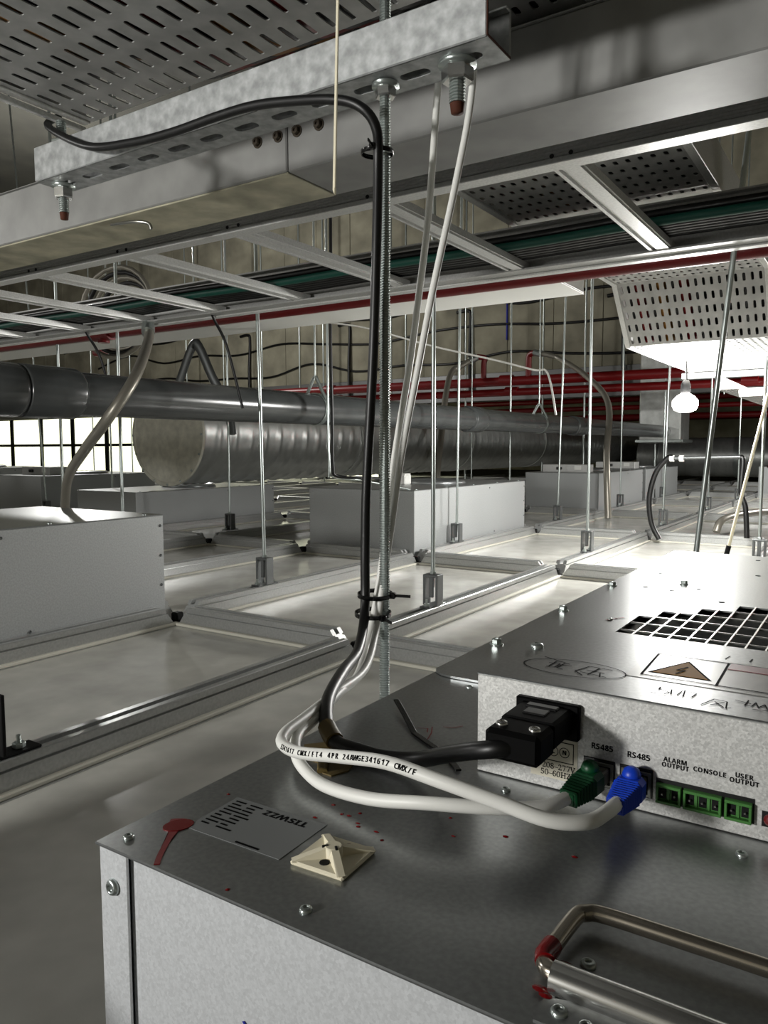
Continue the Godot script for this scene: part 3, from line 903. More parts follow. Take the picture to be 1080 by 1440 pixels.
	for q in [[Vector2(-0.245, -0.415), Vector2(-0.239, -0.418), Vector2(-0.236, -0.412)], [Vector2(-0.238, -0.422), Vector2(-0.233, -0.412), Vector2(-0.230, -0.402)], [Vector2(-0.246, -0.41), Vector2(-0.238, -0.406)], [Vector2(-0.232, -0.426), Vector2(-0.226, -0.428), Vector2(-0.222, -0.434)]]: ribbon(st, q, 0.0008, TOP + 0.0003)
	part("red_scribble", shifted(st, -o), M.red, t)
	st = new_st()
	for i in 1:
		var tt := Transform3D(Basis(V(1, 0, 0), V(0, 1, 0), V(0, 0, 1)), V(0, 0, z0 - 0.0009) - o)
		ext(st, PackedVector2Array([Vector2(-0.2085, TOP - 0.0515), Vector2(-0.2075, TOP - 0.051), Vector2(-0.2, TOP - 0.058), Vector2(-0.19, TOP - 0.0625), Vector2(-0.19, TOP - 0.0637), Vector2(-0.2008, TOP - 0.0592)]), tt, 0, 0.0003)
	part("blue_mark", done(st), M.blue_ink, t)
	# printed label, its square code left blank
	var lb := part("label_sheet", boxm(V(0.057, 0.0002, 0.0365)), M.paper, t, V(-0.2443, TOP + 0.0002, -0.2625) - o, V(0, 0.03, 0))
	lb.set_meta("label", "grey printed label with rows of small text")
	var fb := Basis(V(-1, 0, 0), V(0, 0, 1), V(0, 1, 0))      # text read from the far side
	text_part("TISWZZ", 0.0046, M.ink, lb, V(0.0075, 0.0001, -0.0125), fb, false, 1.25)
	rng.seed = 3
	for r in 9:
		for c in 2:
			var w := 0.004 + rng.randf() * 0.0055
			var tm := boxm(V(w, 0.0002, 0.0011))
			part("text_line", tm, M.ink, lb, V(-0.024 + 0.0095 * c + w * 0.5 - 0.002, 0.0001, -0.0145 + 0.0031 * r))
	part("text_line", boxm(V(0.014, 0.0002, 0.0012)), M.ink, lb, V(0.0085, 0.0001, 0.0165))


func shifted(st: SurfaceTool, d: Vector3) -> ArrayMesh:
	st.generate_normals()
	var m := st.commit()
	var s2 := SurfaceTool.new()
	s2.append_from(m, 0, Transform3D(Basis.IDENTITY, d))
	return s2.commit()

func drop(rx: float, rz: float) -> ArrayMesh:
	var st := new_st()
	var n := 10
	for k in n:
		var a := TAU * k / n; var b := TAU * (k + 1) / n
		tri(st, V(0, 0.0006, 0), V(cos(a) * rx, 0.0001, sin(a) * rz), V(cos(b) * rx, 0.0001, sin(b) * rz))
	return done(st)

# ---------------------------------------------------------------- control box on the near unit
func control_box():
	var xl := -0.184; var xr := 0.14; var zb := -0.512
	var t := thing("control_box", "galvanised control box with printed sockets on top of the nearest fan unit", "control box", V(-0.022, TOP, FACE))
	var o := V(-0.022, TOP, FACE)
	var by := TOP + 0.0004
	var st := new_st()
	abox(st, V(xl, by, FACE - 0.0015) - o, V(xr, BTOP - 0.0012, FACE) - o, 0.0004)
	part("front_panel", done(st), M.galv_box, t)
	st = new_st()
	abox(st, V(xl, by, zb) - o, V(xr, BTOP - 0.0012, FACE - 0.0016) - o, 0.0004)
	part("body", done(st), M.galv_box, t)
	st = new_st()
	abox(st, V(xl - 0.0006, BTOP - 0.0012, zb) - o, V(xr, BTOP, FACE + 0.0002) - o, 0.0005)
	part("cover", done(st), M.lid, t)
	screw(t, V(-0.1765, BTOP, -0.4457) - o, Vector3.UP, null, 1.15)
	screw(t, V(0.05, BTOP, -0.4457) - o, Vector3.UP, null, 1.15)
	# inlet
	st = new_st()
	abox(st, V(-0.1595, -0.1505, FACE) - o, V(-0.125, -0.1315, FACE + 0.004) - o, 0.0008)
	part("power_inlet", done(st), M.black_plug, t)
	# rating sticker
	st = new_st()
	abox(st, V(-0.152, -0.174, FACE) - o, V(-0.1265, -0.1515, FACE + 0.0002) - o)
	var s := part("rating_sticker", done(st), M.sticker, t)
	st = new_st()
	var fz := FACE + 0.0003
	for e in [[-0.1495, -0.1537, -0.1285, -0.1533], [-0.1495, -0.1644, -0.1285, -0.164], [-0.1289, -0.164, -0.1285, -0.1537]]:
		abox(st, V(e[0], e[1], FACE) - o, V(e[2], e[3], fz + 0.0001) - o)
	part("frame_line", done(st), M.ink, s)
	st = new_st()
	for c in [Vector2(-0.1335, -0.1588), Vector2(-0.1395, -0.159)]:
		for k in 20:
			var a := TAU * k / 20.0; var b := TAU * (k + 1) / 20.0
			quad(st, V(c.x + cos(a) * 0.0024, c.y + sin(a) * 0.0024, fz) - o, V(c.x + cos(b) * 0.0024, c.y + sin(b) * 0.0024, fz) - o, V(c.x + cos(b) * 0.0028, c.y + sin(b) * 0.0028, fz) - o, V(c.x + cos(a) * 0.0028, c.y + sin(a) * 0.0028, fz) - o)
	part("symbol_ring", done(st), M.ink, s)
	var up := Basis.IDENTITY
	text_part("N", 0.0024, M.ink, s, V(-0.1335, -0.1588, fz) - o, up)
	text_part("L", 0.0024, M.ink, s, V(-0.1395, -0.159, fz) - o, up)
	text_part("208–277V", 0.003, M.ink, s, V(-0.1366, -0.1673, fz) - o, up, true)
	text_part("50–60HZ", 0.003, M.ink, s, V(-0.1382, -0.1712, fz) - o, up, true)
	# network sockets
	for x in [-0.1232, -0.1046]:
		var j := Node3D.new()
		j.name = "network_socket"
		t.add_child(j, true)
		st = new_st()
		abox(st, V(x, -0.1722, FACE) - o, V(x + 0.0162, -0.1578, FACE + 0.0006) - o, 0.0002)
		part("bezel", done(st), M.black, j)
		st = new_st()
		abox(st, V(x + 0.0007, -0.1718, FACE) - o, V(x + 0.0155, -0.1594, FACE + 0.001) - o, 0.0002)
		part("shield", done(st), M.contact, j)
		st = new_st()
		abox(st, V(x + 0.0022, -0.1705, FACE) - o, V(x + 0.014, -0.161, FACE + 0.0013) - o, 0.0002)
		part("port", done(st), M.joint, j)
	text_part("RS485", 0.0031, M.ink, t, V(-0.1138, -0.1516, FACE + 0.0001) - o, up, false, 1.0)
	text_part("RS485", 0.0031, M.ink, t, V(-0.0956, -0.1522, FACE + 0.0001) - o, up, false, 1.0)
	text_part("ALARM", 0.00175, M.ink, t, V(-0.0783, -0.1508, FACE + 0.0001) - o, up, false, 1.02)
	text_part("OUTPUT", 0.00175, M.ink, t, V(-0.0783, -0.1535, FACE + 0.0001) - o, up, false, 1.02)
	text_part("CONSOLE", 0.00175, M.ink, t, V(-0.0627, -0.1525, FACE + 0.0001) - o, up, false, 1.02)
	text_part("USER", 0.00175, M.ink, t, V(-0.0478, -0.1512, FACE + 0.0001) - o, up, false, 1.02)
	text_part("OUTPUT", 0.00175, M.ink, t, V(-0.0478, -0.1539, FACE + 0.0001) - o, up, false, 1.02)
	# terminal blocks
	st = new_st()
	abox(st, V(-0.0868, -0.1726, FACE) - o, V(-0.043, -0.1608, FACE + 0.0004) - o)
	part("cutout", done(st), M.black, t)
	for d in [[-0.0863, 2], [-0.0736, 3], [-0.0553, 2]]:
		var g := Node3D.new()
		g.name = "terminal_block"
		t.add_child(g, true)
		var w: float = 0.0116 if d[1] == 2 else 0.017
		st = new_st()
		abox(st, V(d[0], -0.1722, FACE) - o, V(d[0] + w, -0.1708, FACE + 0.0035) - o, 0.0002)
		abox(st, V(d[0], -0.1642, FACE) - o, V(d[0] + w, -0.1628, FACE + 0.0035) - o, 0.0002)
		abox(st, V(d[0], -0.1708, FACE) - o, V(d[0] + 0.0012, -0.1642, FACE + 0.0035) - o, 0.0002)
		abox(st, V(d[0] + w - 0.0012, -0.1708, FACE) - o, V(d[0] + w, -0.1642, FACE + 0.0035) - o, 0.0002)
		for k in int(d[1]) - 1:
			var xx: float = d[0] + w * (k + 1) / d[1]
			abox(st, V(xx - 0.0004, -0.1708, FACE) - o, V(xx + 0.0004, -0.1642, FACE + 0.0016) - o)
		abox(st, V(d[0] + 0.0006, -0.1712, FACE) - o, V(d[0] + w - 0.0006, -0.1635, FACE + 0.0009) - o)
		part("shell", done(st), M.green_block, g)
		for k in int(d[1]):
			var xx: float = d[0] + w * (k + 0.5) / d[1]
			st = new_st()
			abox(st, V(xx - 0.0017, -0.1702, FACE + 0.0008) - o, V(xx + 0.0017, -0.165, FACE + 0.0011) - o)
			part("hole", done(st), M.joint, g)
			st = new_st()
			abox(st, V(xx - 0.0004, -0.168, FACE + 0.001) - o, V(xx + 0.0004, -0.1672, FACE + 0.003) - o)
			part("pin", done(st), M.contact, g)
	st = new_st()
	abox(st, V(-0.0398, -0.1724, FACE) - o, V(-0.0328, -0.1652, FACE + 0.0006) - o)
	part("indicator_bezel", done(st), M.black, t)
	part("indicator", lathem([[0, 0], [0.0028, 0], [0.0026, 0.0012], [0.0014, 0.002], [0, 0.0022]], V(-0.0363, -0.1688, FACE + 0.0006) - o, V(0, 0, 1), 14), M.red_led, t)
	# warning label on the cover
	var py := BTOP + 0.0002
	st = new_st()
	abox(st, V(-0.1135, BTOP, -0.4735) - o, V(0.03, py, -0.4155) - o)
	var wl := part("warning_label", done(st), M.film, t)
	st = new_st()
	for e in [[[-0.1085, -0.4695], [0.026, -0.4695]], [[-0.1065, -0.4215], [0.026, -0.4215]], [[-0.1085, -0.4695], [-0.1065, -0.4215]], [[-0.0695, -0.4695], [-0.0682, -0.4215]], [[0.026, -0.4695], [0.026, -0.4215]]]:
		ribbon(st, [Vector2(e[0][0], e[0][1]), Vector2(e[1][0], e[1][1])], 0.0012, py + 0.00015)
	part("border", shifted(st, -o), M.ink, wl)
	st = new_st()
	var ft := Transform3D(Basis(V(1, 0, 0), V(0, 0, -1), V(0, 1, 0)), V(0, py, 0) - o)
	ext(st, PackedVector2Array([Vector2(-0.1045, 0.428), Vector2(-0.0895, 0.4615), Vector2(-0.0715, 0.428)]), ft, 0, 0.0001)
	part("triangle_edge", done(st), M.ink, wl)
	st = new_st()
	ext(st, PackedVector2Array([Vector2(-0.1022, 0.4292), Vector2(-0.0894, 0.4585), Vector2(-0.0738, 0.4292)]), ft, 0.0001, 0.0002)
	part("triangle", done(st), M.yellow, wl)
	st = new_st()
	ribbon(st, [Vector2(-0.0875, -0.4475), Vector2(-0.0915, -0.4385), Vector2(-0.0875, -0.44), Vector2(-0.0905, -0.4315)], 0.0011, py + 0.0004)
	part("bolt_symbol", shifted(st, -o), M.ink, wl)
	st = new_st()
	abox(st, V(-0.0682, py, -0.4692) - o, V(0.0255, py + 0.0002, -0.4565) - o)
	part("red_band", done(st), M.red, wl)
	# pen writing on the cover
	st = new_st()
	var ell := []
	for k in 41:
		var a := TAU * k / 40.0 + 0.2
		var q := Vector2(cos(a) * 0.0285, sin(a) * 0.0155).rotated(-0.12)
		ell.append(Vector2(-0.1415, -0.4125) + q * (1.0 + 0.05 * sin(a * 2.0)))
	ribbon(st, ell, 0.0007, BTOP + 0.0002)
	for q in [[[-0.164, -0.427], [-0.146, -0.419]], [[-0.1545, -0.421], [-0.155, -0.409]], [[-0.157, -0.416], [-0.151, -0.417], [-0.1515, -0.41], [-0.156, -0.409]], [[-0.149, -0.42], [-0.150, -0.409], [-0.146, -0.407]], [[-0.151, -0.415], [-0.144, -0.416]],
			[[-0.135, -0.421], [-0.122, -0.42]], [[-0.135, -0.421], [-0.139, -0.408], [-0.133, -0.402]], [[-0.129, -0.42], [-0.131, -0.405]], [[-0.134, -0.413], [-0.124, -0.412]], [[-0.136, -0.408], [-0.121, -0.405]], [[-0.126, -0.411], [-0.124, -0.404]]]:
		var v := []
		for e in q: v.append(Vector2(e[0], e[1]))
		ribbon(st, v, 0.0008, BTOP + 0.0002)
	part("pen_writing", shifted(st, -o), M.ink, t)
	var words := [
		[[[-0.085, -0.405], [-0.092, -0.404], [-0.092, -0.4], [-0.086, -0.397], [-0.088, -0.392], [-0.094, -0.392]], [[-0.086, -0.402], [-0.085, -0.395], [-0.082, -0.395], [-0.081, -0.403]], [[-0.08, -0.404], [-0.079, -0.394], [-0.075, -0.395], [-0.074, -0.402], [-0.08, -0.404]]],
		[[[-0.065, -0.398], [-0.069, -0.386]], [[-0.065, -0.398], [-0.059, -0.397], [-0.058, -0.387], [-0.056, -0.388]], [[-0.064, -0.394], [-0.059, -0.387]], [[-0.06, -0.395], [-0.065, -0.388]]],
		[[[-0.056, -0.402], [-0.049, -0.4]], [[-0.0505, -0.405], [-0.051, -0.396], [-0.048, -0.396], [-0.047, -0.403], [-0.045, -0.396], [-0.043, -0.402], [-0.041, -0.395]], [[-0.047, -0.392], [-0.038, -0.393]]],
		[[[-0.0715, -0.487], [-0.073, -0.479]]], [[[-0.0595, -0.487], [-0.06, -0.479]]], [[[-0.05, -0.485], [-0.04, -0.484]]], [[[-0.11, -0.494], [-0.104, -0.497], [-0.098, -0.494]], [[-0.108, -0.49], [-0.1, -0.489]]]]
	for w in words:
		st = new_st()
		for q in w:
			var v := []
			for e in q: v.append(Vector2(e[0], e[1]))
			ribbon(st, v, 0.0007, BTOP + 0.0002)
		part("pen_writing", shifted(st, -o), M.ink, t)

# ---------------------------------------------------------------- pipes and ducts
func pipes():
	# grey pipe along the grid
	var t := thing("grey_pipe", "thick grey plastic pipe running from left edge toward the far right", "pipe")
	var a := V(-1.83, 0.144, 1.5); var b := V(-1.83, 0.163, -7.89)
	var f = func(z): return V(-1.83, lerpf(0.144, 0.165, (1.5 - z) / 10.5), z)
	part("pipe", tubem([a, b], 0.059, 32), M.pvc, t)
	for c in [[-0.95, -1.125], [-1.125, -1.29], [-3.6, -3.75], [-5.2, -5.4]]:
		var st := new_st()
		var p0: Vector3 = f.call(c[0]); var L: float = c[0] - c[1]
		lathe(st, [[0.059, 0], [0.066, 0.002], [0.068, 0.006], [0.068, L - 0.014], [0.0655, L - 0.004], [0.059, L]], at_t(p0, V(0, 0, -1)), 32)
		part("coupling", done(st), M.pvc, t)
	for z in [-2.33, -4.6]:
		var p: Vector3 = f.call(z)
		var h := thing("pipe_hanger", "steel strap hanger round the grey pipe, " + ("nearer" if z > -3 else "farther") + " one", "hanger", p, "hangers on the grey pipe")
		var st := new_st()
		lathe(st, [[0.0595, -0.012], [0.062, -0.012], [0.062, 0.012], [0.0595, 0.012]], at_t(Vector3.ZERO, V(0, 0, 1)), 32)
		part("band", done(st), M.zinc, h)
		st = new_st()
		tube(st, spline([V(0.055, 0.03, 0), V(0.03, 0.075, 0), V(0.008, 0.115, 0), V(0, 0.12, 0), V(-0.008, 0.115, 0), V(-0.03, 0.075, 0), V(-0.055, 0.03, 0)], 4), 0.004, 8, 2.0)
		part("yoke", done(st), M.zinc, h)
		st = new_st()
		cyl(st, V(0, 0.11, 0), V(0, CEIL - p.y, 0), 0.004, 8)
		part("rod", done(st), M.zinc, h)
	# spiral duct with its end cap
	var d := thing("spiral_duct", "round galvanised spiral duct with pale end cap, below the grey pipe", "duct")
	var cx := -3.45; var cy := 0.083; var cz := -3.02; var R := 0.283; var L := 9.5
	var st := new_st()
	st.set_smooth_group(1)
	var n := 40; var pitch := 0.13; var steps := int(L / pitch) * 6
	var rr := func(u: float) -> float:
		var q := fposmod(u, 1.0)
		return R + (0.009 if q < 0.1 else 0.0)
	for i in steps:
		var s0 := pitch * i / 6.0; var s1 := pitch * (i + 1) / 6.0
		for k in n:
			var a0 := TAU * k / n; var a1 := TAU * (k + 1) / n
			var pp = func(s, an):
				var r: float = rr.call(s / pitch - an / TAU)
				return V(cx + cos(an) * r, cy + sin(an) * r, cz - s)
			quad(st, pp.call(s0, a0), pp.call(s0, a1), pp.call(s1, a1), pp.call(s1, a0))
	part("spiral_body", done(st), M.spiral, d)
	var cap := part("end_cap", lathem([[R + 0.012, -0.012], [R + 0.012, 0.006], [R - 0.008, 0.008], [R - 0.012, 0.004], [0, 0.012]], V(cx, cy, cz), V(0, 0, 1), 48), M.cap, d)
	for k in 16:
		var w := TAU * k / 16.0
		screw(cap, V(cx + cos(w) * (R + 0.002), cy + sin(w) * (R + 0.002), cz + 0.008), V(0, 0, 1), null, 2.0)
	for z in [-4.6, -6.4, -8.2]:
		part("joint_band", lathem([[R + 0.002, -0.03], [R + 0.012, -0.028], [R + 0.012, 0.028], [R + 0.002, 0.03]], V(cx, cy, z), V(0, 0, 1), 40), M.spiral, d)
	# strap bracket above the pipe, carrying the duct
	var hb := thing("duct_hanger", "grey bent flat strap rising above the grey pipe, holding the spiral duct", "hanger", V(cx, cy, -3.25))
	st = new_st()
	tube(st, spline([V(0.288, 0.0, 0), V(0.25, 0.17, 0), V(0.14, 0.33, 0), V(0.03, 0.52, 0), V(-0.03, 0.52, 0), V(-0.14, 0.33, 0), V(-0.25, 0.17, 0), V(-0.288, 0.0, 0)], 4), 0.014, 8, 2.4)
	part("strap", done(st), M.bracket, hb)
	st = new_st()
	cyl(st, V(0, 0.52, 0), V(0, CEIL - cy, 0), 0.006, 8)
	part("rod", done(st), M.zinc, hb)
	# riser at the far end
	var rz := thing("duct_riser", "square galvanised riser duct at far end of the grey pipe", "duct", V(-1.88, 0.2, -8.1))
	part("body", boxm(V(0.4, 0.9, 0.4), 0.01), M.spiral, rz, V(0, 0.3, 0))
	part("flange", boxm(V(0.46, 0.03, 0.46), 0.004), M.zinc, rz, V(0, -0.13, 0))
	# two red mains and their branches
	for q in [[0.62, 0.042, "thick red main pipe below the cream wall, upper of two", -6.5], [0.53, 0.035, "red main pipe below the cream wall, lower of two", -6.62]]:
		var r := thing("red_main", q[2], "pipe", Vector3.ZERO, "red mains")
		part("pipe", tubem([V(-14, q[0] + 0.02, q[3]), V(3.5, q[0] - 0.03, q[3])], q[1], 18), M.red, r)
		for x in [-4.9, -2.9, -0.9]: part("coupling", tubem([V(x - 0.06, q[0] - 0.002, q[3]), V(x + 0.06, q[0] - 0.003, q[3])], q[1] * 1.16, 18), M.red, r)
		if q[3] == -6.5:
			for x in [-3.13, -2.69]: part("branch", tubem(spline([V(x, 0.61, q[3]), V(x, 0.78, q[3]), V(x + 0.01, 0.83, q[3]), V(x + 0.06 * (1 if x > -3 else -1), 0.845, q[3] + 0.02)], 5), 0.026, 12), M.red, r)
	for q in [[0.5, -9.6, 0.03], [0.43, -10.8, 0.04], [0.72, -11.5, 0.04], [0.5, -13.0, 0.05]]:
		var r := thing("far_red_pipe", "thin red pipe far behind the bulb, %s" % {-9.6: "nearest of four", -10.8: "lowest of four", -11.5: "highest of four", -13.0: "farthest of four"}[q[1]], "pipe", Vector3.ZERO, "far red pipes")
		part("pipe", tubem([V(-6, q[0], q[1]), V(3.8, q[0], q[1])], q[2], 12), M.red, r)
	var fd := thing("far_duct", "long silver duct crossing far behind at right", "duct")
	part("body", tubem([V(-2.85, -0.12, -11.0), V(3.9, -0.12, -11.0)], 0.26, 28), M.spiral, fd)
	for x in [-2.6, -1.6, -0.6, 0.6]: part("joint_band", tubem([V(x - 0.03, -0.12, -11.0), V(x + 0.03, -0.12, -11.0)], 0.27, 28), M.zinc, fd)
	# flexible sprinkler hoses
	var hs := [
		["braided metal hose curving from red branch down to the left", [V(-3.19, 0.845, -6.48), V(-3.3, 0.77, -6.4), V(-3.36, 0.7, -6.3), V(-3.2, 0.47, -5.9), V(-3.02, 0.14, -5.5), V(-2.92, -0.17, -5.25), V(-2.9, -0.46, -5.2)], 0.026],
		["braided metal hose curving from red branch to the right", [V(-2.63, 0.845, -6.48), V(-2.48, 0.81, -6.45), V(-2.35, 0.756, -6.4), V(-2.0, 0.57, -6.0), V(-1.7, 0.33, -5.6), V(-1.55, -0.05, -5.1), V(-1.5, -0.46, -5.0)], 0.022],
		["large braided metal hose slanting from ladder to behind the left fan unit", [V(-1.9, 0.378, -1.6), V(-1.83, 0.32, -1.54), V(-1.66, 0.19, -1.35), V(-1.68, 0.078, -1.275), V(-1.86, 0.0, -1.335), V(-2.09, -0.08, -1.44), V(-2.23, -0.17, -1.52), V(-2.3, -0.3, -1.56), V(-2.32, -0.468, -1.58)], 0.0145]]
	for q in hs:
		var h := thing("flexible_hose", q[0], "hose", Vector3.ZERO, "braided hoses")
		part("braid", tubem(spline(q[1], 8), q[2], 12), M.braid, h)
		part("fitting", tubem([q[1][0], q[1][0] + (q[1][1] - q[1][0]) * 0.5], q[2] * 1.35, 10), M.zinc, h)

# ---------------------------------------------------------------- rods on brackets
func rods():
	var bst := new_st()
	for s in [-1.0, 1.0]:
		abox(bst, V(s * 0.019 - 0.0035, 0.0, -0.016), V(s * 0.019 + 0.0035, 0.082, 0.016), 0.001)
	abox(bst, V(-0.019, 0.075, -0.016), V(0.019, 0.082, 0.016), 0.001)
	abox(bst, V(-0.006, 0.02, 0.004), V(0.006, 0.075, 0.012), 0.001)
	var brm := done(bst)
	bst = new_st()
	abox(bst, V(-0.016, 0, -0.045), V(0.016, 0.004, 0.045), 0.001)
	var footm := done(bst)
	var bst2 := new_st()
	lathe(bst2, [[0, 0.004], [0.008, 0.004], [0.008, 0.011], [0.0035, 0.011], [0.0035, 0.022], [0, 0.022]], Transform3D.IDENTITY, 6, false)
	var studm := done(bst2)
	var nut := hexm(0.0085, 0.008)
	var spots := [
		[-1.0, -1.775, -1.0, "just left of the nearest fan unit's far corner"],
		[-1.0, -3.055, -1.0, "in front of the bright far panels at right"],
		[-1.0, -4.335, -0.985, "left of the bulb beside black conduit"],
		[-1.0, -5.615, -1.0, "behind the hanging bulb"],
		[-1.6, -1.775, -1.615, "right of the left fan unit"],
		[-1.6, -3.055, -1.59, "before the white side of the middle fan unit"],
		[-1.6, -4.335, -1.58, "at far corner of the middle fan unit"],
		[-1.6, -5.615, -1.6, "before the right row of fan units"],
		[-1.6, -6.895, -1.6, "at far end of the right row"],
		[-2.27, -1.775, -2.27, "behind the left fan unit beside the slanting hose"],
		[-2.85, -2.9, -2.85, "in front of the spiral duct's near end"],
		[-0.37, -3.1, -0.37, "at right edge by the slanting stick"],
		[-0.345, -1.75, -0.268, "large and leaning at right, before the bent tray"],
		[-2.8, -4.3, -2.8, "behind the middle fan unit before the duct"],
		[-2.8, -5.6, -2.8, "far before the middle of the duct"],
		[-4.0, -3.055, -4.0, "under the duct end by the low fan unit"],
		[-1.0, -6.895, -1.0, "far behind, right of the bulb"],
		[-4.6, -3.0, -4.68, "at far left before the windows"],
		[-2.8, -1.9, -2.8, "at left behind the slanting hose"],
		[-2.2, -5.0, -2.2, "between the middle and right fan units"],
	]
	for s in spots:
		var t := thing("hanger_rod", "thin steel hanger rod on grid bracket " + s[3], "rod", V(s[0], -0.42, s[1]), "hanger rods of the ceiling grid")
		part("bracket", brm, M.bracket, t, V(0, 0.003, 0))
		part("foot", footm, M.bracket, t)
		for q in [-0.034, 0.034]: part("stud", studm, M.zinc, t, V(0, 0, q))
		part("nut", nut, M.zinc, t, V(0, 0.085, 0))
		var dx: float = (s[2] - s[0]) / 0.875
		var st := new_st()
		var r := 0.0058 if s[1] > -2.0 else 0.0056
		cyl(st, V(0, 0.05, 0), V(dx * (CEIL + 0.36), CEIL + 0.42, 0), r, 10)
		part("rod", done(st), M.zinc, t)
	# the bracket at left edge in the foreground
	var t := thing("grid_bracket", "dark bracket with upright stud on the grid rail at left edge", "bracket", V(-1.0, -0.42, -0.575))
	part("foot", footm, M.joint, t)
	part("stud", studm, M.zinc, t, V(0, 0, -0.02))
	part("nut", hexm(0.009, 0.008), M.zinc, t, V(0, 0.004, -0.02))
	var st := new_st()
	abox(st, V(-0.018, 0.004, 0.008), V(0.018, 0.09, 0.014), 0.001)
	part("plate", done(st), M.joint, t)

# ---------------------------------------------------------------- cables at the front
func tie(parent, c: Vector3, r: float, axis: Vector3, tail: Vector3):
	var st := new_st()
	lathe(st, [[r, -0.002], [r + 0.001, -0.002], [r + 0.001, 0.002], [r, 0.002]], at_t(c, axis), 20)
	part("loop", done(st), M.black_gloss, parent)
	st = new_st()
	var b := frame_of(tail)
	abox(st, V(-0.003, -0.0028, r - 0.001), V(0.003, 0.0028, r + 0.0045), 0.0008, Transform3D(b, c))
	part("head", done(st), M.black_gloss, parent)
	st = new_st()
	abox(st, V(-0.0006, -0.0014, r + 0.0045), V(0.0006, 0.0014, r + 0.0045 + tail.length()), 0.0003, Transform3D(b, c))
	part("tail", done(st), M.black_gloss, parent)

func boot(parent, m, a: Vector3, b: Vector3):   # from socket a to cable end b
	var d := (b - a)
	var bs := frame_of(d)
	var L := d.length()
	var st := new_st()
	# clear plug
	abox(st, V(-0.0055, -0.004, -0.002), V(0.0055, 0.004, 0.008), 0.0008, Transform3D(bs, a))
	part("plug", done(st), M.contact, parent)
	st = new_st()
	abox(st, V(-0.0068, -0.0058, 0.0045), V(0.0068, 0.0058, 0.0165), 0.0022, Transform3D(bs, a))
	var bt := part("boot", done(st), m, parent)
	st = new_st()
	lathe(st, [[0.0, 0.0], [0.0042, 0.0], [0.0046, 0.002], [0.0036, 0.0045], [0.0015, 0.0058], [0, 0.006]], at_t(a + bs.y * 0.0048 + bs.z * 0.0085, bs.y), 16)
	part("release_tab", done(st), m, bt)
	st = new_st()
	var k := 0
	var z := 0.0155
	while z < L:
		var f := clampf((z - 0.0155) / (L - 0.0155), 0, 1)
		var h := lerpf(0.0063, 0.0044, f)
		abox(st, V(-h, -h * 0.85, z), V(h, h * 0.85, z + 0.0016), 0.0012, Transform3D(bs, a))
		abox(st, V(-h + 0.0012, -h * 0.85 + 0.0012, z + 0.0014), V(h - 0.0012, h * 0.85 - 0.0012, z + 0.0024), 0.0006, Transform3D(bs, a))
		z += 0.0023
	part("strain_relief", done(st), m, bt)

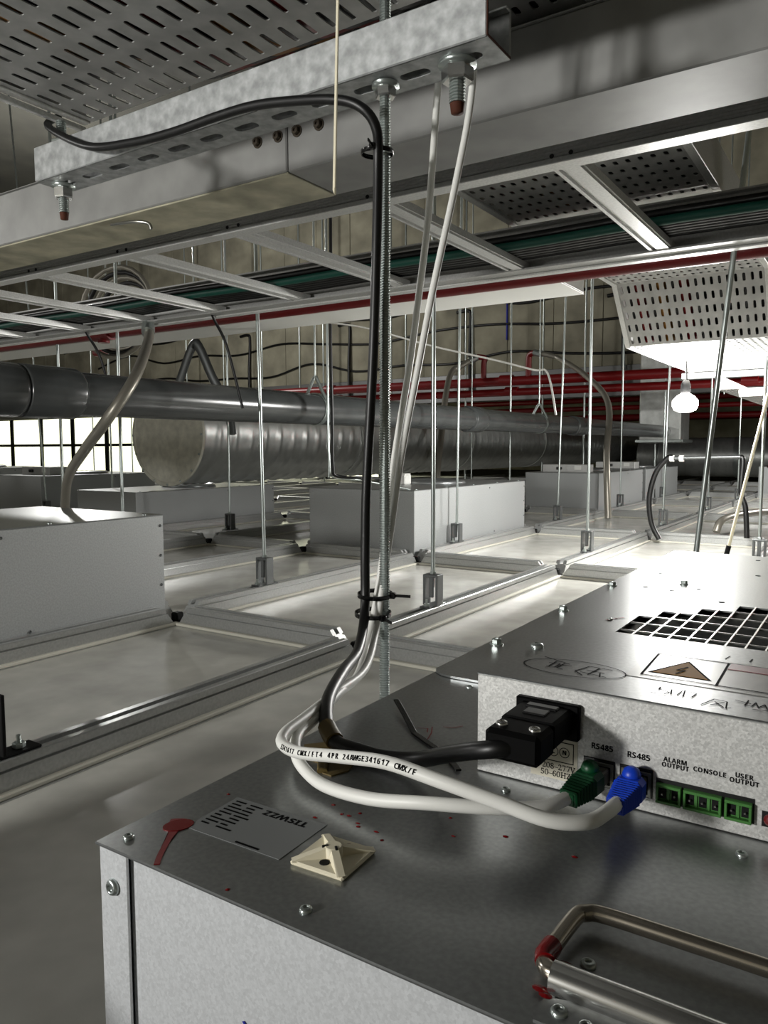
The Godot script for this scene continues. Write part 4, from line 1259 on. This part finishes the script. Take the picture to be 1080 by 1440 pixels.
func foreground_cables():
	# black mains cable with plug
	var t := thing("power_cable", "black mains cable from overhead to the rewirable plug in the control box", "cable")
	var bl := [V(-0.952, 0.447, -0.66), V(-0.887, 0.4, -0.60), V(-0.774, 0.344, -0.572), V(-0.696, 0.3295, -0.568), V(-0.63, 0.326, -0.568), V(-0.568, 0.327, -0.568), V(-0.521, 0.326, -0.568), V(-0.477, 0.32, -0.568), V(-0.42, 0.308, -0.568), V(-0.394, 0.296, -0.572), V(-0.386, 0.28, -0.582), V(-0.391, 0.255, -0.592), V(-0.393, 0.18, -0.592), V(-0.397, 0.085, -0.592), V(-0.405, -0.032, -0.592), V(-0.407, -0.1, -0.592), V(-0.403, -0.152, -0.585), V(-0.372, -0.172, -0.53), V(-0.33, -0.165, -0.45), V(-0.302, -0.1655, -0.395), V(-0.281, -0.171, -0.366), V(-0.268, -0.1745, -0.357), V(-0.25, -0.1748, -0.354), V(-0.229, -0.1745, -0.353), V(-0.207, -0.17, -0.352), V(-0.185, -0.159, -0.342), V(-0.165, -0.149, -0.331), V(-0.153, -0.1445, -0.328), V(-0.146, -0.143, -0.331), V(-0.143, -0.1425, -0.337)]
	part("sheath", tubem(spline(bl, 6), 0.0045, 12), M.black, t)
	var st := new_st()
	var prof := PackedVector2Array([Vector2(-0.014, -0.005), Vector2(-0.011, -0.008), Vector2(0.011, -0.008), Vector2(0.014, -0.005), Vector2(0.014, 0.006), Vector2(0.0125, 0.0075), Vector2(-0.0125, 0.0075), Vector2(-0.014, 0.006)])
	var pt := Transform3D(Basis.IDENTITY, V(-0.1425, -0.141, 0))
	ext(st, prof, pt, FACE + 0.002, -0.349)
	var pg := part("plug", done(st), M.black_plug, t)
	st = new_st()
	abox(st, V(-0.0142, -0.0085, -0.349), V(0.0142, 0.0068, -0.3285), 0.0022, pt)
	part("cord_grip", done(st), M.black_plug, pg)
	st = new_st()
	abox(st, V(-0.0085, 0.0065, -0.3715), V(0.0085, 0.0085, -0.366), 0.0006, pt)
	abox(st, V(-0.006, 0.0072, -0.364), V(0.006, 0.0082, -0.356), 0.0004, pt)
	part("latch", done(st), M.black, pg)
	for x in [-0.151, -0.134]: screw(pg, V(x, -0.1344, -0.337), Vector3.UP, M.bright_steel, 0.85)
	# white network cables
	var wa := [V(-0.322, 0.62, -0.665), V(-0.326, 0.442, -0.66), V(-0.327, 0.406, -0.66), V(-0.333, 0.321, -0.66), V(-0.346, 0.246, -0.655), V(-0.363, 0.155, -0.645), V(-0.375, 0.075, -0.635), V(-0.387, -0.006, -0.625), V(-0.394, -0.074, -0.618), V(-0.397, -0.136, -0.605), V(-0.388, -0.172, -0.58), V(-0.345, -0.178, -0.5), V(-0.312, -0.169, -0.415), V(-0.292, -0.165, -0.356), V(-0.283, -0.163, -0.33), V(-0.274, -0.163, -0.316), V(-0.25, -0.158, -0.301), V(-0.216, -0.15, -0.293), V(-0.187, -0.145, -0.289), V(-0.159, -0.147, -0.289), V(-0.133, -0.152, -0.294), V(-0.113, -0.157, -0.3), V(-0.1, -0.1595, -0.312), V(-0.0965, -0.161, -0.328), V(-0.0963, -0.163, -0.344)]
	var wb := [V(-0.35, 0.62, -0.665), V(-0.356, 0.453, -0.66), V(-0.36, 0.416, -0.66), V(-0.368, 0.339, -0.66), V(-0.372, 0.223, -0.65), V(-0.379, 0.143, -0.643), V(-0.386, 0.076, -0.637), V(-0.397, -0.006, -0.629), V(-0.402, -0.074, -0.622), V(-0.406, -0.137, -0.612), V(-0.398, -0.176, -0.585), V(-0.352, -0.184, -0.5), V(-0.312, -0.17, -0.42), V(-0.294, -0.17, -0.37), V(-0.284, -0.169, -0.342), V(-0.272, -0.17, -0.325), V(-0.255, -0.171, -0.311), V(-0.235, -0.1735, -0.304), V(-0.204, -0.171, -0.3), V(-0.173, -0.166, -0.302), V(-0.146, -0.166, -0.314), V(-0.128, -0.168, -0.331), V(-0.121, -0.168, -0.347)]
	var ca := thing("network_cable", "white network cable with printed text and blue boot", "cable", Vector3.ZERO, "network cables")
	part("sheath", tubem(spline(wa, 6), 0.0033, 12), M.white_cable, ca)
	boot(ca, M.blue_boot, V(-0.0965, -0.1655, FACE + 0.001), V(-0.0963, -0.1635, -0.3425))
	var cb := thing("network_cable", "white network cable with green boot, lower loop", "cable", Vector3.ZERO, "network cables")
	part("sheath", tubem(spline(wb, 6), 0.0033, 12), M.white_cable, cb)
	boot(cb, M.green_boot, V(-0.1152, -0.1655, FACE + 0.001), V(-0.1205, -0.168, -0.3455))
	# printed characters along the upper white cable
	var sp := spline(wa, 6)
	rng.seed = 21
	var camdir := Vector3.ZERO
	var acc := 0.0
	var chars := "E341617 CMX/FT4 4PR 24AWG"
	var ci := 0
	for i in range(93, 112):
		var d: Vector3 = (sp[i + 1] - sp[i]).normalized()
		var outw := (V(0.02, 0.35, 0.8) - d * d.dot(V(0.02, 0.35, 0.8))).normalized()
		var pos: Vector3 = sp[i]
		for h in 2:
			var pp: Vector3 = pos.lerp(sp[i + 1], 0.5 * h)
			text_part(chars[ci % chars.length()], 0.0026, M.ink, ca, pp + outw * 0.0033, Basis(d, outw.cross(d), outw))
			ci += 1
	# ties on the bundle
	var ties := [[V(-0.397, 0.268, -0.6), 0.014, "black cable tie holding the black cable to the rod near the strut", V(0.004, 0, 0.012)], [V(-0.4025, -0.139, -0.602), 0.016, "upper black cable tie low on the cable bundle", V(0.014, 0, -0.004)], [V(-0.401, -0.156, -0.596), 0.0165, "lower black cable tie low on the cable bundle", V(0.012, -0.001, 0.006)]]
	for q in ties:
		var c := thing("cable_tie", q[2], "cable tie", Vector3.ZERO, "black cable ties")
		tie(c, q[0], q[1], V(0.03, 1, 0.05).normalized(), q[3])
	# loose tie tail lying on the unit
	var lt := thing("loose_cable_tie", "cut black tie tail lying bent on the nearest fan unit", "cable tie")
	st = new_st()
	var pts := [V(-0.2772, TOP + 0.006, -0.4403), V(-0.262, TOP + 0.0035, -0.426), V(-0.2415, TOP + 0.001, -0.405), V(-0.226, TOP + 0.001, -0.3955), V(-0.205, TOP + 0.001, -0.383), V(-0.192, TOP + 0.001, -0.37)]
	for i in pts.size() - 1:
		var d: Vector3 = pts[i + 1] - pts[i]
		abox(st, V(-0.0019, -0.0006, 0), V(0.0019, 0.0006, d.length() + 0.0006), 0.0003, Transform3D(frame_of(d), pts[i]))
	part("strip", done(st), M.black_gloss, lt)
	# adhesive tie mount
	var am := thing("tie_mount", "cream square adhesive tie mount on the nearest fan unit", "tie mount", V(-0.1957, TOP, -0.259))
	st = new_st()
	var bs := Basis.from_euler(V(0, 0.05, 0))
	var s := 0.0138
	var P = func(x, y, z): return bs * V(x * s, y, z * s)
	abox(st, V(-s, 0, -s), V(s, 0.0022, s), 0.0008, Transform3D(bs, Vector3.ZERO))
	part("base", done(st), M.cream, am)
	st = new_st()   # four ridges rising to a saddle
	for k in 4:
		var w := Basis.from_euler(V(0, 0.05 + PI * 0.25 + PI * 0.5 * k, 0))
		var a = func(x, y, z): return w * V(x, y, z)
		quad(st, a.call(-0.0014, 0.0022, 0.0185), a.call(-0.0016, 0.0062, 0.003), a.call(0.0016, 0.0062, 0.003), a.call(0.0014, 0.0022, 0.0185))
		quad(st, a.call(-0.0022, 0.002, 0.0185), a.call(-0.003, 0.002, 0.003), a.call(-0.0016, 0.0062, 0.003), a.call(-0.0014, 0.0022, 0.0185))
		quad(st, a.call(0.0014, 0.0022, 0.0185), a.call(0.0016, 0.0062, 0.003), a.call(0.003, 0.002, 0.003), a.call(0.0022, 0.002, 0.0185))
	lathe(st, [[0.0048, 0.0022], [0.0042, 0.0058], [0.0036, 0.0063], [0, 0.0063]], Transform3D.IDENTITY, 16)
	part("saddle", done(st), M.cream, am)
	for q in [[0.0015, -0.0085, 0.6], [0.001, 0.0078, 0.6]]:
		part("slot", lathem([[0, 0], [0.0024, 0], [0.0022, 0.0006], [0, 0.0006]], V(q[0], 0.002, q[1]), Vector3.UP, 12), M.joint, am)
	for q in [[-0.0028, 0.0022], [0.0024, 0.0012]]:
		part("tunnel", boxm(V(0.003, 0.0016, 0.0012), 0.0003), M.joint, am, V(q[0], 0.0058, q[1]), V(0, 0.8 if q[0] < 0 else -0.8, 0))
	# tape patch where the black cable meets the unit
	var tp := thing("tape_patch", "crumpled brown tape under the black cable on the nearest fan unit", "tape")
	st = new_st()
	var o2 := PackedVector2Array([Vector2(-0.2885, 0.353), Vector2(-0.277, 0.366), Vector2(-0.262, 0.363), Vector2(-0.248, 0.351), Vector2(-0.2435, 0.337), Vector2(-0.2475, 0.326), Vector2(-0.254, 0.3265), Vector2(-0.262, 0.336), Vector2(-0.2725, 0.3375), Vector2(-0.281, 0.344)])
	ext(st, o2, Transform3D(Basis(V(1, 0, 0), V(0, 0, -1), V(0, 1, 0)), V(0, TOP, 0)), 0.0001, 0.0009)
	part("sheet", done(st), M.tape, tp)
	st = new_st()
	tube(st, [V(-0.2815, -0.1708, -0.3665), V(-0.2745, -0.1728, -0.3612), V(-0.268, -0.1742, -0.357)], 0.0056, 12)
	part("wrap", done(st), M.tape, tp)
	st = new_st()
	tube(st, spline([V(-0.262, TOP + 0.0012, -0.339), V(-0.2585, TOP + 0.003, -0.333), V(-0.2545, TOP + 0.0012, -0.327)], 4), 0.003, 8)
	part("fold", done(st), M.tape, tp)

# ---------------------------------------------------------------- things in the background
func wire(label: String, pts: Array, r: float, m, cat := "cable", nm := "hanging_cable", grp := "loose cables in the background"):
	var c := thing(nm, label, cat, Vector3.ZERO, grp)
	part("sheath", tubem(spline(pts, 6), r, 8), m, c)

func background_bits():
	wire("thin white cable sagging from the ladder to the right in mid-air", [V(-1.62, 0.431, -2.1), V(-1.54, 0.42, -2.17), V(-1.46, 0.4, -2.2), V(-1.24, 0.331, -2.2), V(-1.036, 0.277, -2.2), V(-0.895, 0.236, -2.2), V(-0.85, 0.223, -2.2), V(-0.83, 0.1, -2.22)], 0.003, M.white_cable)
	wire("black cable dropping past the grey pipe with a steel rod beside it", [V(-1.69, CEIL, -2.25), V(-1.69, 0.9, -2.25), V(-1.695, 0.45, -2.25), V(-1.69, 0.1, -2.25), V(-1.688, -0.06, -2.25), V(-1.68, -0.1, -2.27), V(-1.62, -0.11, -2.4), V(-1.72, -0.13, -2.7), V(-1.8, -0.165, -2.82)], 0.006, M.black)
	wire("bright steel rod beside the black drop cable crossing the grey pipe", [V(-1.71, CEIL, -2.25), V(-1.71, 0.45, -2.25), V(-1.705, -0.05, -2.25), V(-1.70, -0.1, -2.26), V(-1.66, -0.12, -2.4), V(-1.68, -0.172, -2.78)], 0.0045, M.zinc, "rod", "drop_rod", "")
	# coil of cable behind the ladder
	var c := thing("cable_coil", "coil of dark cable hanging behind the ladder at left", "cable coil")
	for k in 4:
		var pts := []
		for i in 25:
			var w := TAU * i / 24.0
			pts.append(V(-2.95 + cos(w) * (0.25 - 0.02 * k), 0.62 + sin(w) * (0.2 - 0.02 * k), -2.3 - 0.02 * k))
		part("turn", tubem(pts, 0.011, 8), M.black if k % 2 else M.braid, c)
	part("hanger", tubem([V(-2.95, 0.8, -2.33), V(-2.95, CEIL, -2.33)], 0.006, 8), M.zinc, c)
	var rb := thing("red_valve", "red fitting beside the cable coil behind the ladder", "fitting", V(-3.2, 0.56, -2.4))
	part("body", boxm(V(0.06, 0.22, 0.06), 0.01), M.red, rb)
	part("cap", boxm(V(0.075, 0.03, 0.075), 0.006), M.red, rb, V(0, 0.12, 0))
	# cables draped along the cream wall
	var zw := -8.955
	var runs := [
		["black cable draped along the cream wall, highest", 2.55, 0.05, -12.0, -3.0, 0.014],
		["black cable draped along the cream wall, second from top", 1.9, 0.12, -13.0, -2.0, 0.018],
		["black cable draped along the cream wall, third from top", 1.55, 0.1, -12.0, -1.6, 0.016],
		["black cable draped along the cream wall, lowest", 1.15, 0.06, -11.0, -1.6, 0.016]]
	for k in runs.size():
		var q: Array = runs[k]
		var pts := []
		for i in 13:
			var f := i / 12.0
			pts.append(V(lerpf(q[3], q[4], f), q[1] - q[2] * absf(sin(f * PI * 5.0 + k)) + (0.1 if i % 4 == 1 else 0.0), zw))
		wire(q[0], pts, q[5], M.black)
	for d in [[-8.3, "left of the strut rod"], [-6.4, "behind the strut rod"], [-4.5, "left of the red branches"], [-2.55, "right of the red branches"]]:
		wire("black cable dropping down the cream wall " + d[1], [V(d[0] - 0.2, 1.75, zw), V(d[0] - 0.05, 1.76, zw), V(d[0], 1.68, zw), V(d[0], 1.2, zw + 0.03), V(d[0] + 0.02, 0.7, zw + 0.05)], 0.022, M.black)
	wire("blue thin rod hanging on the cream wall", [V(-4.0, 2.0, -8.955), V(-4.0, 1.35, -8.955)], 0.012, M.blue_ink, "rod", "blue_rod", "")
	# black tray with cables under the wall's upper part
	var bt := thing("dark_cable_bundle", "dark bundle of cables running high along the cream wall", "cable bundle")
	for k in 4: part("cable", tubem(spline([V(-13, 2.15 + 0.03 * k, -8.6), V(-10, 2.05 + 0.05 * k, -8.6), V(-7, 2.16 - 0.02 * k, -8.6), V(-4, 2.05 + 0.04 * k, -8.6), V(-1, 2.18, -8.6)], 8), 0.035, 8), M.black, bt)
	# thin rods hung before the wall
	rng.seed = 17
	var xs := [-11.5, -10.6, -9.8, -9.1, -8.0, -7.3, -6.7, -6.0, -5.2, -4.75, -3.9, -3.3, -2.7, -2.0]
	for i in xs.size():
		var t := thing("wall_rod", "thin grey rod hanging before the cream wall, number %s from the left" % ["one", "two", "three", "four", "five", "six", "seven", "eight", "nine", "ten", "eleven", "twelve", "thirteen", "fourteen"][i], "rod", V(xs[i], 0, -7.6 - rng.randf() * 0.9), "rods before the cream wall")
		var st := new_st()
		cyl(st, V(0, -0.42, 0), V(0, CEIL, 0), 0.011, 8)
		part("rod", done(st), M.zinc, t)
	# slanting stick at right and the black conduit loops
	var sk := thing("slanting_stick", "thin pale stick leaning at right edge with a dark hooked tip", "stick")
	var st := new_st()
	cyl(st, V(-0.34, 0.24, -3.02), V(-0.466, -0.36, -3.05), 0.006, 10)
	part("stick", done(st), M.cream, sk)
	st = new_st()
	cyl(st, V(-0.466, -0.36, -3.05), V(-0.474, -0.395, -3.05), 0.009, 8)
	part("tip", done(st), M.joint, sk)
	st = new_st()
	cyl(st, V(-0.47, 0.21, -3.2), V(-0.2, 0.215, -3.2), 0.016, 14)
	var tb := thing("white_tube", "short white tube end at right edge beyond the bulb", "tube")
	part("tube", done(st), M.white_plastic, tb)
	wire("black corrugated conduit curving down to the grid, right of centre", [V(-0.86, -0.045, -3.9), V(-0.888, -0.051, -3.9), V(-0.94, -0.122, -3.9), V(-0.968, -0.245, -3.9), V(-0.955, -0.369, -3.9), V(-0.915, -0.45, -3.9)], 0.013, M.black)
	wire("black conduit dropping at right edge behind the stick", [V(-0.56, -0.043, -3.9), V(-0.548, -0.06, -3.9), V(-0.552, -0.199, -3.9), V(-0.53, -0.28, -3.9), V(-0.52, -0.42, -3.9)], 0.012, M.black)
	var cp := thing("conduit_pipe", "grey horizontal conduit pipe joining two black conduits at right", "pipe")
	part("pipe", tubem([V(-0.87, -0.05, -3.9), V(-0.56, -0.04, -3.9)], 0.009, 10), M.bracket, cp)
	for x in [-0.875, -0.83]: part("collar", tubem([V(x, -0.05, -3.9), V(x + 0.02, -0.05, -3.9)], 0.016, 12), M.white_plastic, cp)
	wire("silver flexible conduit lying curved on the far panels at right", [V(-0.72, -0.44, -4.3), V(-0.7, -0.38, -4.35), V(-0.62, -0.36, -4.6), V(-0.5, -0.37, -5.0), V(-0.3, -0.4, -5.3)], 0.02, M.braid)
	var rc := thing("red_cone", "small red object on the far panels at right edge", "marker", V(-0.78, -0.17, -7.4))
	part("body", lathem([[0, 0], [0.07, 0], [0.02, 0.1], [0, 0.1]], Vector3.ZERO, Vector3.UP, 14), M.red, rc)
	# black ties hanging from the ladder at left
	for d in [[-1.62, "under the ladder near the rod"], [-2.2, "round the hose under the ladder"], [-3.0, "at far left under the ladder"], [-3.35, "leftmost under the ladder"]]:
		wire("thin black cable looped " + d[1], [V(d[0], 0.41, -1.58), V(d[0] - 0.02, 0.375, -1.62), V(d[0] - 0.01, 0.3, -1.66), V(d[0] + 0.03, 0.12, -1.68)], 0.0045, M.black)
